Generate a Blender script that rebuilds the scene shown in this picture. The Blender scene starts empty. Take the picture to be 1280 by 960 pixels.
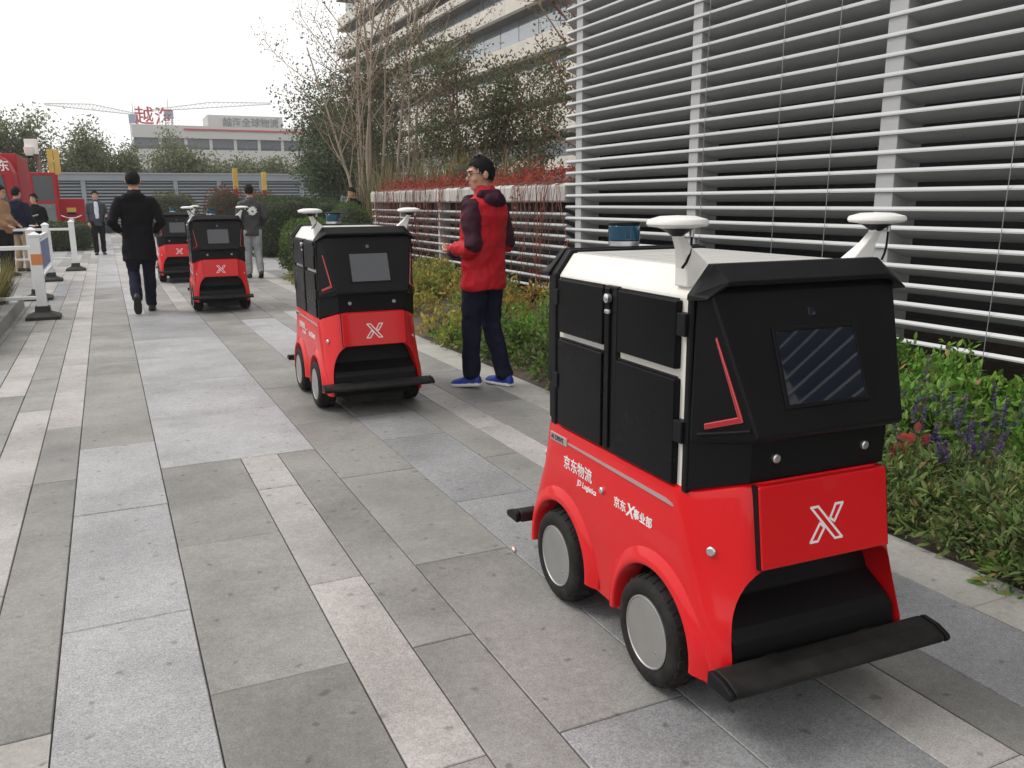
import bpy, bmesh, math, random
import numpy as np
from mathutils import Vector, Matrix, noise as mnoise
from mathutils.bvhtree import BVHTree

SC = bpy.context.scene
COL = SC.collection
PI = math.pi
rnd = random.Random(7)
R = math.radians

# ------------------------------------------------------------------ camera
cam = bpy.data.cameras.new('camera')
cam.sensor_width = 36.0
cam.lens = 36.0 * 1058.2 / 1280.0
cam.clip_start = 0.05
cam.clip_end = 3000
camo = bpy.data.objects.new('camera', cam)
COL.objects.link(camo)
CAMZ = 1.38
camo.matrix_world = Matrix(((0.90437, 0.09618, -0.41577, 0.0),
                            (-0.42669, 0.18834, -0.88457, 0.0),
                            (-0.00677, 0.97738, 0.21137, CAMZ),
                            (0, 0, 0, 1)))
SC.camera = camo

# ------------------------------------------------------------------ world, sun, exposure
SUN_EL, SUN_AZ = R(52), R(-58)        # azimuth measured from +Y (along the path) towards +X
world = bpy.data.worlds.new('World')
SC.world = world
world.use_nodes = True
wn, wl = world.node_tree.nodes, world.node_tree.links
for n in list(wn):
    wn.remove(n)
wout = wn.new('ShaderNodeOutputWorld')
wbg = wn.new('ShaderNodeBackground')
sky = wn.new('ShaderNodeTexSky')
sky.sky_type = 'NISHITA'
sky.sun_disc = False
sky.sun_elevation = SUN_EL
sky.sun_rotation = SUN_AZ
sky.air_density = 1.0
sky.dust_density = 1.0
sky.ozone_density = 1.0
hs = wn.new('ShaderNodeHueSaturation')      # an overcast sky has lost its blue
hs.inputs['Saturation'].default_value = 0.16
wl.new(sky.outputs[0], hs.inputs['Color'])
cloud = wn.new('ShaderNodeMixRGB')          # an even cloud layer veils the clear sky
cloud.inputs[0].default_value = 0.72
cloud.inputs[2].default_value = (11.6, 11.4, 11.2, 1)
wl.new(hs.outputs[0], cloud.inputs[1])
wl.new(cloud.outputs[0], wbg.inputs['Color'])
wbg.inputs['Strength'].default_value = 0.11
wl.new(wbg.outputs[0], wout.inputs['Surface'])

sun = bpy.data.lights.new('sun', 'SUN')
sun.energy = 1.5
sun.angle = R(22)
sun.color = (1.0, 0.96, 0.90)
suno = bpy.data.objects.new('sun', sun)
COL.objects.link(suno)
sdir = Vector((math.cos(SUN_EL) * math.sin(SUN_AZ), math.cos(SUN_EL) * math.cos(SUN_AZ), math.sin(SUN_EL)))
suno.rotation_euler = (-sdir).to_track_quat('-Z', 'Y').to_euler()
suno.location = sdir * 60

SC.view_settings.view_transform = 'Standard'
SC.view_settings.look = 'None'
SC.view_settings.gamma = 1.0
SC.view_settings.exposure = 0.25
SC.view_settings.use_curve_mapping = False
SC.cycles.use_denoising = True
SC.cycles.max_bounces = 6
SC.cycles.diffuse_bounces = 3
SC.cycles.glossy_bounces = 3
SC.cycles.volume_bounces = 0
SC.cycles.transparent_max_bounces = 8
SC.cycles.caustics_reflective = False
SC.cycles.caustics_refractive = False

# ------------------------------------------------------------------ materials
MATS = {}


def mat(name, col, rough=0.6, metal=0.0, var=0.0, vscale=6.0, bump=0.0, bscale=60.0, spec=0.5,
        coat=0.0, objrand=0.0, speck=0.0, speckscale=400.0, stain=0.0, stainscale=1.3, trans=0.0,
        emit=None, estr=0.0, attr=False, ior=None, roughvar=0.0, stretch=None, folds=0.0, foldscale=5.0, dust=0.0):
    m = bpy.data.materials.new(name)
    m.use_nodes = True
    nt = m.node_tree
    N, L = nt.nodes, nt.links
    bs = N['Principled BSDF']
    bs.inputs['Roughness'].default_value = rough
    bs.inputs['Metallic'].default_value = metal
    bs.inputs['Specular IOR Level'].default_value = spec
    if ior:
        bs.inputs['IOR'].default_value = ior
    bs.inputs['Coat Weight'].default_value = coat
    bs.inputs['Coat Roughness'].default_value = 0.06
    tc = N.new('ShaderNodeTexCoord')
    vec = tc.outputs['Object']
    if objrand or stain or speck:
        oi0 = N.new('ShaderNodeObjectInfo')
        va = N.new('ShaderNodeVectorMath')
        va.operation = 'MULTIPLY_ADD'
        L.new(oi0.outputs['Random'], va.inputs[0])
        va.inputs[1].default_value = (37, 53, 29)
        L.new(tc.outputs['Object'], va.inputs[2])
        vec = va.outputs[0]
    if stretch:
        mp = N.new('ShaderNodeMapping')
        mp.inputs['Scale'].default_value = stretch
        L.new(vec, mp.inputs['Vector'])
        vec = mp.outputs[0]

    def noise(scale, detail=4.0, rough_=0.6):
        n = N.new('ShaderNodeTexNoise')
        n.inputs['Scale'].default_value = scale
        n.inputs['Detail'].default_value = detail
        n.inputs['Roughness'].default_value = rough_
        L.new(vec, n.inputs['Vector'])
        return n.outputs['Fac']

    def ramp(fac, a, b, lo, hi):
        mr = N.new('ShaderNodeMapRange')
        L.new(fac, mr.inputs[0])
        mr.inputs[1].default_value = a
        mr.inputs[2].default_value = b
        mr.inputs[3].default_value = lo
        mr.inputs[4].default_value = hi
        return mr.outputs[0]

    def scale(colsock, fac):
        v = N.new('ShaderNodeVectorMath')
        v.operation = 'SCALE'
        L.new(colsock, v.inputs[0])
        L.new(fac, v.inputs['Scale'])
        return v.outputs[0]
    if attr:
        a = N.new('ShaderNodeAttribute')
        a.attribute_name = 'col'
        c = a.outputs['Color']
    else:
        rgb = N.new('ShaderNodeRGB')
        rgb.outputs[0].default_value = (*col, 1)
        c = rgb.outputs[0]
    if var:
        c = scale(c, ramp(noise(vscale), 0.3, 0.7, 1 - var, 1 + var))
    if objrand:
        oi = N.new('ShaderNodeObjectInfo')
        c = scale(c, ramp(oi.outputs['Random'], 0, 1, 1 - objrand, 1 + objrand))
    if speck:
        c = scale(c, ramp(noise(speckscale, 2.0, 0.7), 0.3, 0.7, 1 - speck, 1 + speck))
    if stain:
        c = scale(c, ramp(noise(stainscale, 5.0, 0.65), 0.40, 0.66, 1.0 + stain * 0.5, 1.0 - stain))
        # small dark spots (chewing gum, drips)
        wob = N.new('ShaderNodeTexNoise')
        wob.inputs['Scale'].default_value = 22.0
        L.new(vec, wob.inputs['Vector'])
        wv = N.new('ShaderNodeVectorMath')
        wv.operation = 'MULTIPLY_ADD'
        L.new(wob.outputs['Color'], wv.inputs[0])
        wv.inputs[1].default_value = (0.05, 0.05, 0.05)
        L.new(vec, wv.inputs[2])
        vz = N.new('ShaderNodeTexVoronoi')
        vz.voronoi_dimensions = '2D'
        vz.inputs['Scale'].default_value = 6.5
        L.new(wv.outputs[0], vz.inputs['Vector'])
        sp_ = ramp(vz.outputs['Distance'], 0.03, 0.10, 0.0, 1.0)
        gate = ramp(vz.outputs['Color'], 0.38, 0.46, 0.0, 1.0)      # only some of the cells carry a spot
        mxm = N.new('ShaderNodeMath')
        mxm.operation = 'MAXIMUM'
        L.new(sp_, mxm.inputs[0])
        L.new(gate, mxm.inputs[1])
        c = scale(c, ramp(mxm.outputs[0], 0.0, 1.0, 0.58, 1.0))
        c = scale(c, ramp(noise(38.0, 6.0, 0.75), 0.34, 0.66, 0.86, 1.12))
    if dust:                       # road dust splashed up in uneven patches
        sx_ = N.new('ShaderNodeSeparateXYZ')
        L.new(tc.outputs['Object'], sx_.inputs[0])
        mm = N.new('ShaderNodeMath')
        mm.operation = 'MULTIPLY'
        L.new(ramp(sx_.outputs['Z'], 0.10, 0.50, dust, 0.0), mm.inputs[0])
        L.new(ramp(noise(16.0, 7.0, 0.72), 0.42, 0.68, 0.0, 1.0), mm.inputs[1])
        mx_ = N.new('ShaderNodeMixRGB')
        L.new(mm.outputs[0], mx_.inputs[0])
        L.new(c, mx_.inputs[1])
        mx_.inputs[2].default_value = (0.20, 0.175, 0.15, 1)
        c = mx_.outputs[0]
    L.new(c, bs.inputs['Base Color'])
    if roughvar:
        L.new(ramp(noise(3.0), 0.3, 0.7, max(0.02, rough - roughvar), min(1, rough + roughvar)), bs.inputs['Roughness'])
    last = None
    if folds:
        b2 = N.new('ShaderNodeBump')
        b2.inputs['Strength'].default_value = folds
        b2.inputs['Distance'].default_value = 0.03
        L.new(noise(foldscale, 2.0, 0.5), b2.inputs['Height'])
        last = b2.outputs[0]
    if bump:
        b = N.new('ShaderNodeBump')
        b.inputs['Strength'].default_value = bump
        b.inputs['Distance'].default_value = 0.004
        L.new(noise(bscale), b.inputs['Height'])
        if last:
            L.new(last, b.inputs['Normal'])
        last = b.outputs[0]
    if last:
        L.new(last, bs.inputs['Normal'])
    if emit:
        bs.inputs['Emission Color'].default_value = (*emit, 1)
        bs.inputs['Emission Strength'].default_value = estr
    if trans:
        tr = N.new('ShaderNodeBsdfTranslucent')
        L.new(c, tr.inputs['Color'])
        mx = N.new('ShaderNodeMixShader')
        mx.inputs[0].default_value = trans
        out = N['Material Output']
        L.new(bs.outputs[0], mx.inputs[1])
        L.new(tr.outputs[0], mx.inputs[2])
        L.new(mx.outputs[0], out.inputs['Surface'])
    MATS[name] = m
    return m


mat('stone_grey', (0.222, 0.218, 0.208), 0.62, speck=0.26, speckscale=190, stain=0.28, objrand=0.07, bump=0.25, bscale=220, roughvar=0.12)
mat('stone_pink', (0.355, 0.340, 0.325), 0.65, speck=0.26, speckscale=170, stain=0.26, objrand=0.07, bump=0.25, bscale=220, roughvar=0.10)
mat('stone_light', (0.318, 0.320, 0.327), 0.6, speck=0.34, speckscale=150, stain=0.24, objrand=0.06, bump=0.3, bscale=200, roughvar=0.10)
mat('stone_blue', (0.248, 0.252, 0.258), 0.58, speck=0.32, speckscale=160, stain=0.24, objrand=0.07, bump=0.3, bscale=200, roughvar=0.12)
mat('stone_edge', (0.36, 0.35, 0.325), 0.7, speck=0.12, speckscale=180, stain=0.2, objrand=0.06, bump=0.25, bscale=200)
mat('mortar', (0.055, 0.052, 0.048), 0.9)
mat('earth', (0.09, 0.075, 0.055), 0.95, var=0.3, vscale=3, bump=0.6, bscale=30)
mat('soil', (0.075, 0.055, 0.038), 0.95, var=0.35, vscale=12, bump=0.8, bscale=60)
mat('red_paint', (0.62, 0.006, 0.010), 0.42, spec=0.2, coat=0.45, dust=0.06, var=0.03, vscale=2.5, bump=0.03, bscale=14, roughvar=0.08)
mat('red_paint_dull', (0.36, 0.010, 0.020), 0.5, spec=0.3, var=0.05)
mat('black_plastic', (0.0050, 0.0050, 0.0058), 0.46, spec=0.19, var=0.15, vscale=5, bump=0.06, bscale=500, roughvar=0.1)
mat('black_door', (0.0035, 0.0035, 0.004), 0.30, spec=0.13, var=0.15, vscale=4, bump=0.04, bscale=300, roughvar=0.08)
mat('black_dusty', (0.012, 0.0115, 0.011), 0.6, spec=0.2, dust=0.06, var=0.5, vscale=9, bump=0.2, bscale=200, roughvar=0.15)
mat('cabin_white', (0.76, 0.74, 0.68), 0.35, var=0.05, vscale=3, coat=0.2)
mat('roof_grey', (0.50, 0.49, 0.47), 0.4, var=0.10, vscale=4, stretch=(1, 12, 1), roughvar=0.1)
mat('rubber', (0.012, 0.012, 0.012), 0.75, spec=0.2, dust=0.10, var=0.3, vscale=20, bump=0.3, bscale=150)
mat('hub_grey', (0.42, 0.42, 0.415), 0.40, metal=0.8, var=0.06, vscale=8, roughvar=0.08)
mat('steel', (0.62, 0.62, 0.62), 0.3, metal=0.9)
mat('screen_glass', (0.006, 0.010, 0.018), 0.025, spec=0.5, ior=1.75, var=0.1)
mat('lamp_red', (0.42, 0.02, 0.03), 0.12, spec=0.8, coat=1.0)
mat('lidar_blue', (0.003, 0.06, 0.11), 0.05, spec=0.8, coat=0.6)
mat('strip_grey', (0.50, 0.42, 0.42), 0.35, metal=0.5)
mat('print_white', (0.80, 0.79, 0.78), 0.5)
mat('print_black', (0.02, 0.02, 0.02), 0.5)
mat('print_red', (0.50, 0.05, 0.07), 0.5)
mat('print_dim', (0.22, 0.23, 0.25), 0.6)
mat('antenna_white', (0.78, 0.77, 0.74), 0.4, var=0.03)
mat('slat_metal', (0.48, 0.49, 0.50), 0.42, metal=0.15, var=0.06, vscale=2, stretch=(1, 0.2, 1), bump=0.02, bscale=40, objrand=0.03)
mat('post_metal', (0.40, 0.405, 0.41), 0.45, metal=0.1, var=0.05, vscale=5)
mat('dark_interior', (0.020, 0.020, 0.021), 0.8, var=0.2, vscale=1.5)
mat('cable', (0.35, 0.34, 0.32), 0.5, metal=0.6)
mat('white_wall', (0.47, 0.46, 0.44), 0.75, var=0.14, vscale=2.2, bump=0.15, bscale=30, stain=0.15)
mat('office_stone', (0.62, 0.58, 0.52), 0.7, var=0.05, vscale=0.6, objrand=0.05, stain=0.05)
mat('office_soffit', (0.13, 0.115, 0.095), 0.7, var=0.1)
mat('office_glass', (0.25, 0.29, 0.34), 0.06, spec=1.0, ior=2.0, objrand=0.2)
mat('office_glass_dark', (0.035, 0.06, 0.065), 0.05, spec=0.8, objrand=0.2)
mat('frame_dark', (0.10, 0.105, 0.11), 0.5)
mat('far_wall', (0.58, 0.58, 0.56), 0.7, var=0.03)
mat('far_window', (0.10, 0.12, 0.15), 0.25, objrand=0.15)
mat('fence_blue', (0.26, 0.295, 0.325), 0.55, metal=0.2, var=0.06, vscale=1)
mat('fence_dark', (0.045, 0.05, 0.06), 0.6)
mat('crane_white', (0.62, 0.62, 0.62), 0.6)
mat('crane_blue', (0.25, 0.33, 0.45), 0.6)
mat('yellow_paint', (0.60, 0.40, 0.09), 0.5, var=0.12)
mat('bark_pale', (0.34, 0.275, 0.21), 0.85, var=0.3, vscale=14, stretch=(1, 1, 0.3), bump=0.5, bscale=40)
mat('bark_red', (0.20, 0.115, 0.085), 0.85, var=0.3, vscale=14, bump=0.5, bscale=40)
mat('bark_dark', (0.085, 0.065, 0.05), 0.9, var=0.3, vscale=14, bump=0.5, bscale=40)
mat('leaf', (0.06, 0.09, 0.03), 0.6, attr=True, trans=0.35, spec=0.14)
mat('vine_stem', (0.22, 0.085, 0.06), 0.8, var=0.4, vscale=9)
mat('skin', (0.50, 0.28, 0.19), 0.5, var=0.06, vscale=20)
mat('hair', (0.006, 0.0055, 0.0055), 0.75, spec=0.2, bump=0.6, bscale=120)
mat('cloth_red', (0.46, 0.010, 0.020), 0.65, spec=0.25, folds=0.55, foldscale=6, bump=0.2, bscale=300, var=0.08)
mat('cloth_maroon', (0.040, 0.009, 0.020), 0.75, spec=0.2, folds=0.6, foldscale=7, bump=0.2, bscale=300, var=0.12)
mat('cloth_navy', (0.009, 0.011, 0.025), 0.85, spec=0.15, folds=0.5, foldscale=6, var=0.2)
mat('cloth_black', (0.006, 0.006, 0.008), 0.85, spec=0.15, folds=0.5, foldscale=5, var=0.2)
mat('cloth_grey', (0.042, 0.042, 0.046), 0.75, folds=0.5, foldscale=6, var=0.15)
mat('cloth_suit', (0.03, 0.034, 0.042), 0.7, folds=0.4, foldscale=6, var=0.15)
mat('cloth_jeans', (0.30, 0.31, 0.32), 0.8, folds=0.5, foldscale=7, var=0.12)
mat('cloth_brown', (0.26, 0.145, 0.075), 0.85, folds=0.4, foldscale=6, var=0.1)
mat('cloth_beige', (0.36, 0.27, 0.18), 0.85, folds=0.4, var=0.1)
mat('cloth_white', (0.62, 0.66, 0.76), 0.7, folds=0.2)
mat('shoe_blue', (0.012, 0.035, 0.27), 0.6, var=0.15)
mat('shoe_black', (0.012, 0.012, 0.012), 0.5)
mat('sole_white', (0.78, 0.78, 0.77), 0.5)
mat('barrier_white', (0.74, 0.75, 0.76), 0.4, var=0.04)
mat('barrier_foot', (0.035, 0.034, 0.033), 0.8, var=0.3)
mat('tape_orange', (0.62, 0.22, 0.06), 0.5)
mat('banner_blue', (0.10, 0.14, 0.30), 0.5, var=0.35, vscale=5)
mat('truck_glass', (0.02, 0.025, 0.03), 0.08, spec=0.7)
mat('truck_grey', (0.16, 0.17, 0.17), 0.5)
mat('wood_pole', (0.36, 0.22, 0.12), 0.7, var=0.2)
mat('cigarette', (0.75, 0.73, 0.68), 0.8)
mat('kerb_stone', (0.26, 0.26, 0.25), 0.75, var=0.12, vscale=8, bump=0.3, bscale=80)


# ------------------------------------------------------------------ mesh helpers
def rotz(a):
    c, s = math.cos(a), math.sin(a)
    return np.array([[c, -s, 0], [s, c, 0], [0, 0, 1]])


class MB:
    """collects simple solids into one mesh"""

    def __init__(self):
        self.v, self.f = [], []

    def add(self, verts, faces):
        o = len(self.v)
        self.v += [tuple(map(float, p)) for p in verts]
        self.f += [tuple(i + o for i in f) for f in faces]
        return self

    def box(self, x0, x1, y0, y1, z0, z1):
        v = [(x, y, z) for z in (z0, z1) for y in (y0, y1) for x in (x0, x1)]
        return self.add(v, [(0, 2, 3, 1), (4, 5, 7, 6), (0, 1, 5, 4), (2, 6, 7, 3), (0, 4, 6, 2), (1, 3, 7, 5)])

    def prism(self, poly, d0, d1, axis='y'):
        """poly of (a, b): axis y -> (x, z); axis x -> (y, z); axis z -> (x, y)"""
        def pt(a, b, d):
            return {'y': (a, d, b), 'x': (d, a, b), 'z': (a, b, d)}[axis]
        n = len(poly)
        v = [pt(a, b, d0) for a, b in poly] + [pt(a, b, d1) for a, b in poly]
        f = [tuple(range(n)), tuple(range(2 * n - 1, n - 1, -1))]
        f += [(i, i + n, (i + 1) % n + n, (i + 1) % n) for i in range(n)]
        return self.add(v, f)

    def loft(self, rings, caps=True, closed=True):
        n = len(rings[0])
        v = [p for r in rings for p in r]
        f = []
        for k in range(len(rings) - 1):
            for i in range(n if closed else n - 1):
                j = (i + 1) % n
                f.append((k * n + i, k * n + j, (k + 1) * n + j, (k + 1) * n + i))
        if caps:
            f.append(tuple(range(n - 1, -1, -1)))
            f.append(tuple(range((len(rings) - 1) * n, len(rings) * n)))
        return self.add(v, f)

    def lathe(self, prof, n=24, axis='z', c=(0, 0, 0)):
        """prof of (radius, height)"""
        rings = []
        for r, h in prof:
            ring = []
            for i in range(n):
                a = 2 * PI * i / n
                p = (r * math.cos(a), r * math.sin(a), h)
                if axis == 'x':
                    p = (h, p[0], p[1])
                if axis == 'y':
                    p = (p[0], h, p[1])
                ring.append((p[0] + c[0], p[1] + c[1], p[2] + c[2]))
            rings.append(ring)
        return self.loft(rings)

    def tube(self, pts, r0, r1=None, n=6):
        pts = [Vector(p) for p in pts]
        r1 = r0 if r1 is None else r1
        rings = []
        prev = None
        for i, p in enumerate(pts):
            d = (pts[min(i + 1, len(pts) - 1)] - pts[max(i - 1, 0)])
            if d.length < 1e-9:
                d = Vector((0, 0, 1))
            d.normalize()
            if prev is None:
                u = d.orthogonal().normalized()
            else:
                u = prev - d * prev.dot(d)
                u = u.normalized() if u.length > 1e-6 else d.orthogonal().normalized()
            prev = u
            w = d.cross(u)
            r = r0 + (r1 - r0) * i / max(1, len(pts) - 1)
            rings.append([p + (u * math.cos(2 * PI * k / n) + w * math.sin(2 * PI * k / n)) * r for k in range(n)])
        return self.loft(rings)

    def mesh(self, name, m=None, smooth=False):
        me = bpy.data.meshes.new(name)
        me.from_pydata(self.v, [], self.f)
        bm = bmesh.new()
        bm.from_mesh(me)
        bmesh.ops.recalc_face_normals(bm, faces=bm.faces)
        bm.to_mesh(me)
        bm.free()
        if m:
            me.materials.append(MATS[m])
        if smooth is not False:
            me.polygons.foreach_set('use_smooth', [True] * len(me.polygons))
            if smooth is not True:
                me.set_sharp_from_angle(angle=R(smooth))
        return me

    def build(self, name, m, parent=None, smooth=False, bevel=0.0, seg=2):
        o = link(name, self.mesh(name, m, smooth), parent)
        if bevel:
            b = o.modifiers.new('bevel', 'BEVEL')
            b.width = bevel
            b.segments = seg
            b.limit_method = 'ANGLE'
            b.angle_limit = R(35)
            b.harden_normals = False
        return o


def link(name, me, parent=None):
    o = bpy.data.objects.new(name, me)
    COL.objects.link(o)
    if parent is not None:
        o.parent = parent
    return o


def tag(o, label, cat, group=None):
    o['label'] = label
    o['category'] = cat
    if group:
        o['group'] = group
    return o


def thing(name, label, cat, loc=(0, 0, 0), rz=0.0, group=None):
    o = bpy.data.objects.new(name, None)
    o.empty_display_size = 0.2
    COL.objects.link(o)
    o.location = loc
    o.rotation_euler = (0, 0, rz)
    return tag(o, label, cat, group)


def structure(o):
    o['kind'] = 'structure'
    return o


def stuff(o):
    o['kind'] = 'stuff'
    return o


def copy_tree(o, parent=None):
    c = o.copy()
    COL.objects.link(c)
    c.parent = parent
    for ch in list(o.children):
        copy_tree(ch, c)
    return c


def bake(o):
    """replace an object's mesh by its evaluated one and drop the modifiers"""
    dg = bpy.context.evaluated_depsgraph_get()
    dg.update()
    me = bpy.data.meshes.new_from_object(o.evaluated_get(dg), depsgraph=dg)
    o.modifiers.clear()
    o.data = me
    return me


def text_mesh(body, size, m, thick=0.0006, bold=0.0, align='LEFT', shear=0.0, space=1.0):
    c = bpy.data.curves.new('lettering', 'FONT')
    c.body = body
    c.size = size
    c.extrude = thick
    c.offset = bold
    c.align_x = align
    c.shear = shear
    c.space_character = space
    c.resolution_u = 3
    o = bpy.data.objects.new('lettering', c)
    COL.objects.link(o)
    dg = bpy.context.evaluated_depsgraph_get()
    me = bpy.data.meshes.new_from_object(o.evaluated_get(dg), depsgraph=dg)
    bpy.data.objects.remove(o)
    me.materials.clear()
    me.materials.append(MATS[m])
    return me


def lettering(body, size, m, parent, loc, rot, name='lettering', **k):
    o = link(name, text_mesh(body, size, m, **k), parent)
    o.location = loc
    o.rotation_euler = rot
    return o


# leaves: arrays of position, direction, up, length, width, colour -> one mesh
def leaf_mesh(name, P, D, U, Ln, Wd, C, fine=False):
    P, D, U, C = (np.asarray(a, float) for a in (P, D, U, C))
    Ln = np.asarray(Ln, float)[:, None]
    Wd = np.asarray(Wd, float)[:, None]
    D /= np.linalg.norm(D, axis=1)[:, None] + 1e-9
    S = np.cross(D, U)
    S /= np.linalg.norm(S, axis=1)[:, None] + 1e-9
    Nn = np.cross(S, D)
    n = len(P)
    if fine:
        a = P
        b = P + D * Ln * 0.35 + S * Wd * 0.5 - Nn * Wd * 0.10
        c = P + D * Ln * 0.72 + S * Wd * 0.36 - Nn * Wd * 0.16
        d = P + D * Ln - Nn * Ln * 0.16
        e = P + D * Ln * 0.72 - S * Wd * 0.36 - Nn * Wd * 0.16
        f = P + D * Ln * 0.35 - S * Wd * 0.5 - Nn * Wd * 0.10
        g = P + D * Ln * 0.5 + Nn * Wd * 0.06
        V = np.stack([a, b, c, d, e, f, g], 1).reshape(-1, 3)
        base = (np.arange(n) * 7)[:, None]
        F = np.concatenate([base + np.array([[0, 1, 2, 6]]), base + np.array([[6, 2, 3, 4]]), base + np.array([[0, 6, 4, 5]])], 1).reshape(-1, 4)
        k = 7
    else:
        a = P
        b = P + D * Ln * 0.5 + S * Wd * 0.5 - Nn * Wd * 0.12
        c = P + D * Ln - Nn * Ln * 0.1
        d = P + D * Ln * 0.5 - S * Wd * 0.5 - Nn * Wd * 0.12
        V = np.stack([a, b, c, d], 1).reshape(-1, 3)
        F = (np.arange(n) * 4)[:, None] + np.array([[0, 1, 2, 3]])
        k = 4
    me = bpy.data.meshes.new(name)
    me.vertices.add(len(V))
    me.vertices.foreach_set('co', V.ravel())
    nf = len(F)
    me.loops.add(nf * 4)
    me.loops.foreach_set('vertex_index', F.ravel().astype(np.int32))
    me.polygons.add(nf)
    me.polygons.foreach_set('loop_start', (np.arange(nf) * 4).astype(np.int32))
    at = me.attributes.new('col', 'FLOAT_COLOR', 'POINT')
    cc = np.concatenate([np.repeat(C, k, 0), np.ones((n * k, 1))], 1)
    at.data.foreach_set('color', cc.ravel())
    me.update(calc_edges=True)
    me.materials.append(MATS['leaf'])
    return me


def tint(rg, base, n, s=0.25, hue=0.12):
    base = np.asarray(base, float)
    k = rg.uniform(1 - s, 1 + s, (n, 1))
    h = rg.uniform(1 - hue, 1 + hue, (n, 3))
    return np.clip(base * k * h, 0.002, 0.9)


def rdir(rg, n):
    v = rg.normal(size=(n, 3))
    return v / np.linalg.norm(v, axis=1)[:, None]

# ================================================================== GROUND AND PAVING
g = MB().box(-900, 900, -300, 1500, -1.0, -0.05).build('ground', 'earth')
structure(g)
pav = bpy.data.objects.new('pavement', None)
COL.objects.link(pav)
structure(pav)
b = MB()
b.box(-14, 2.9, -3, 46, -0.045, -0.008)
b.box(2.9, 7.0, 14.6, 46, -0.045, -0.008)
b.build('mortar_bed', 'mortar', pav)
GY = lambda k: 1.76 + 0.588 * k
SLABS = []        # (x0, x1, y0, y1, type)


def strip(x0, x1, *runs):
    """runs of (k0, k1, step, type)"""
    for k0, k1, st, ty in runs:
        k = k0
        while k < k1:
            e = min(k + st, k1)
            SLABS.append((x0, x1, GY(k), GY(e), ty))
            k = e


def random_strip(x0, x1, k0, k1, seed, pink=0.25, light=0.2):
    r = random.Random(seed)
    k = k0
    ty = 'g'
    left = 0
    while k < k1:
        if left <= 0:
            u = r.random()
            ty = 'p' if (u < pink and x1 - x0 < 0.3) else ('l' if u < pink + light else 'g')
            left = r.choice((3, 4, 5, 6))
        st = r.choice((1, 2, 2))
        SLABS.append((x0, x1, GY(k), GY(min(k1, k + st)), ty))
        k += st
        left -= st


E0, E1 = -3, 74
strip(-0.86, -0.66, (E0, 9, 2, 'g'), (9, 15, 2, 'p'), (15, 22, 2, 'g'))
strip(-0.66, -0.46, (E0, 2, 2, 'p'), (2, 8, 3, 'p'), (8, 12, 2, 'g'), (12, 20, 3, 'g'))
strip(-0.46, -0.26, (E0, 1, 2, 'e'), (1, 5, 4, 'g'), (5, 7, 2, 'g'), (7, 22, 2, 'p'))
strip(-0.26, 0.14, (E0, 2, 3, 'l'), (2, 4, 2, 'l'), (4, 6, 2, 'l'), (6, 10, 2, 'g'), (10, 11, 1, 'g'), (11, 14, 3, 'g'), (14, 24, 2, 'g'), (24, 33, 3, 'l'))
strip(0.14, 0.96, (5, 13, 2, 'l'), (13, 17, 2, 'b'))
strip(0.14, 0.55, (E0, 1, 2, 'g'), (1, 5, 2, 'g'))
strip(0.55, 0.75, (E0, 0, 2, 'p'), (0, 4, 2, 'p'), (4, 5, 1, 'p'))
strip(0.75, 0.96, (E0, 1, 2, 'g'), (1, 5, 4, 'g'))
strip(0.14, 0.35, (17, 26, 3, 'l'))
strip(0.35, 0.75, (17, 26, 2, 'g'))
strip(0.75, 0.96, (17, 26, 2, 'p'))
strip(0.96, 1.36, (E0, 0, 2, 'b'), (0, 10, 2, 'g'), (10, 11, 1, 'g'), (11, 26, 2, 'g'))
strip(1.36, 1.76, (E0, 5, 2, 'b'), (5, 6, 1, 'b'), (6, 10, 2, 'g'), (10, 15, 2, 'l'), (15, 26, 2, 'g'))
strip(1.76, 1.97, (E0, 2, 2, 'p'), (2, 4, 2, 'g'), (4, 10, 3, 'g'), (10, 26, 3, 'g'))
strip(1.97, 2.17, (E0, 2, 3, 'g'), (2, 5, 3, 'p'), (5, 16, 2, 'p'), (16, 26, 3, 'g'))
strip(2.17, 2.57, (E0, 2, 2, 'b'), (2, 26, 2, 'g'))
strip(2.57, 2.86, (E0, 24, 3, 'e'))
strip(2.57, 2.86, (24, 26, 2, 'e'))
for i, (x0, x1) in enumerate([(0.14, 0.35), (0.35, 0.75), (0.75, 0.96), (0.96, 1.36), (1.36, 1.76), (1.76, 1.97), (1.97, 2.17), (2.17, 2.57), (2.57, 2.86)]):
    random_strip(x0, x1, 26, E1, 100 + i)
random_strip(-0.86, -0.66, 22, E1, 7)
random_strip(-0.66, -0.46, 20, E1, 8)
random_strip(-0.46, -0.26, 22, E1, 9, pink=0.6)
random_strip(-0.26, 0.14, 33, E1, 10, light=0.45)
x = -0.86
i = 0
while x > -6.2:
    w = (0.21, 0.41, 0.41, 0.20)[i % 4]
    random_strip(x - w, x, 8 + int(max(0, (-x - 1.1)) * 4.5), E1, 40 + i, pink=0.45)
    x -= w
    i += 1
x = 2.86
i = 0
while x < 6.6:
    w = (0.41, 0.41, 0.2, 0.21)[i % 4]
    random_strip(x, x + w, 22, E1, 70 + i, pink=0.3, light=0.35)
    x += w
    i += 1
TY = {'g': 'stone_grey', 'p': 'stone_pink', 'l': 'stone_light', 'b': 'stone_blue', 'e': 'stone_edge'}
slab_cache = {}


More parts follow.
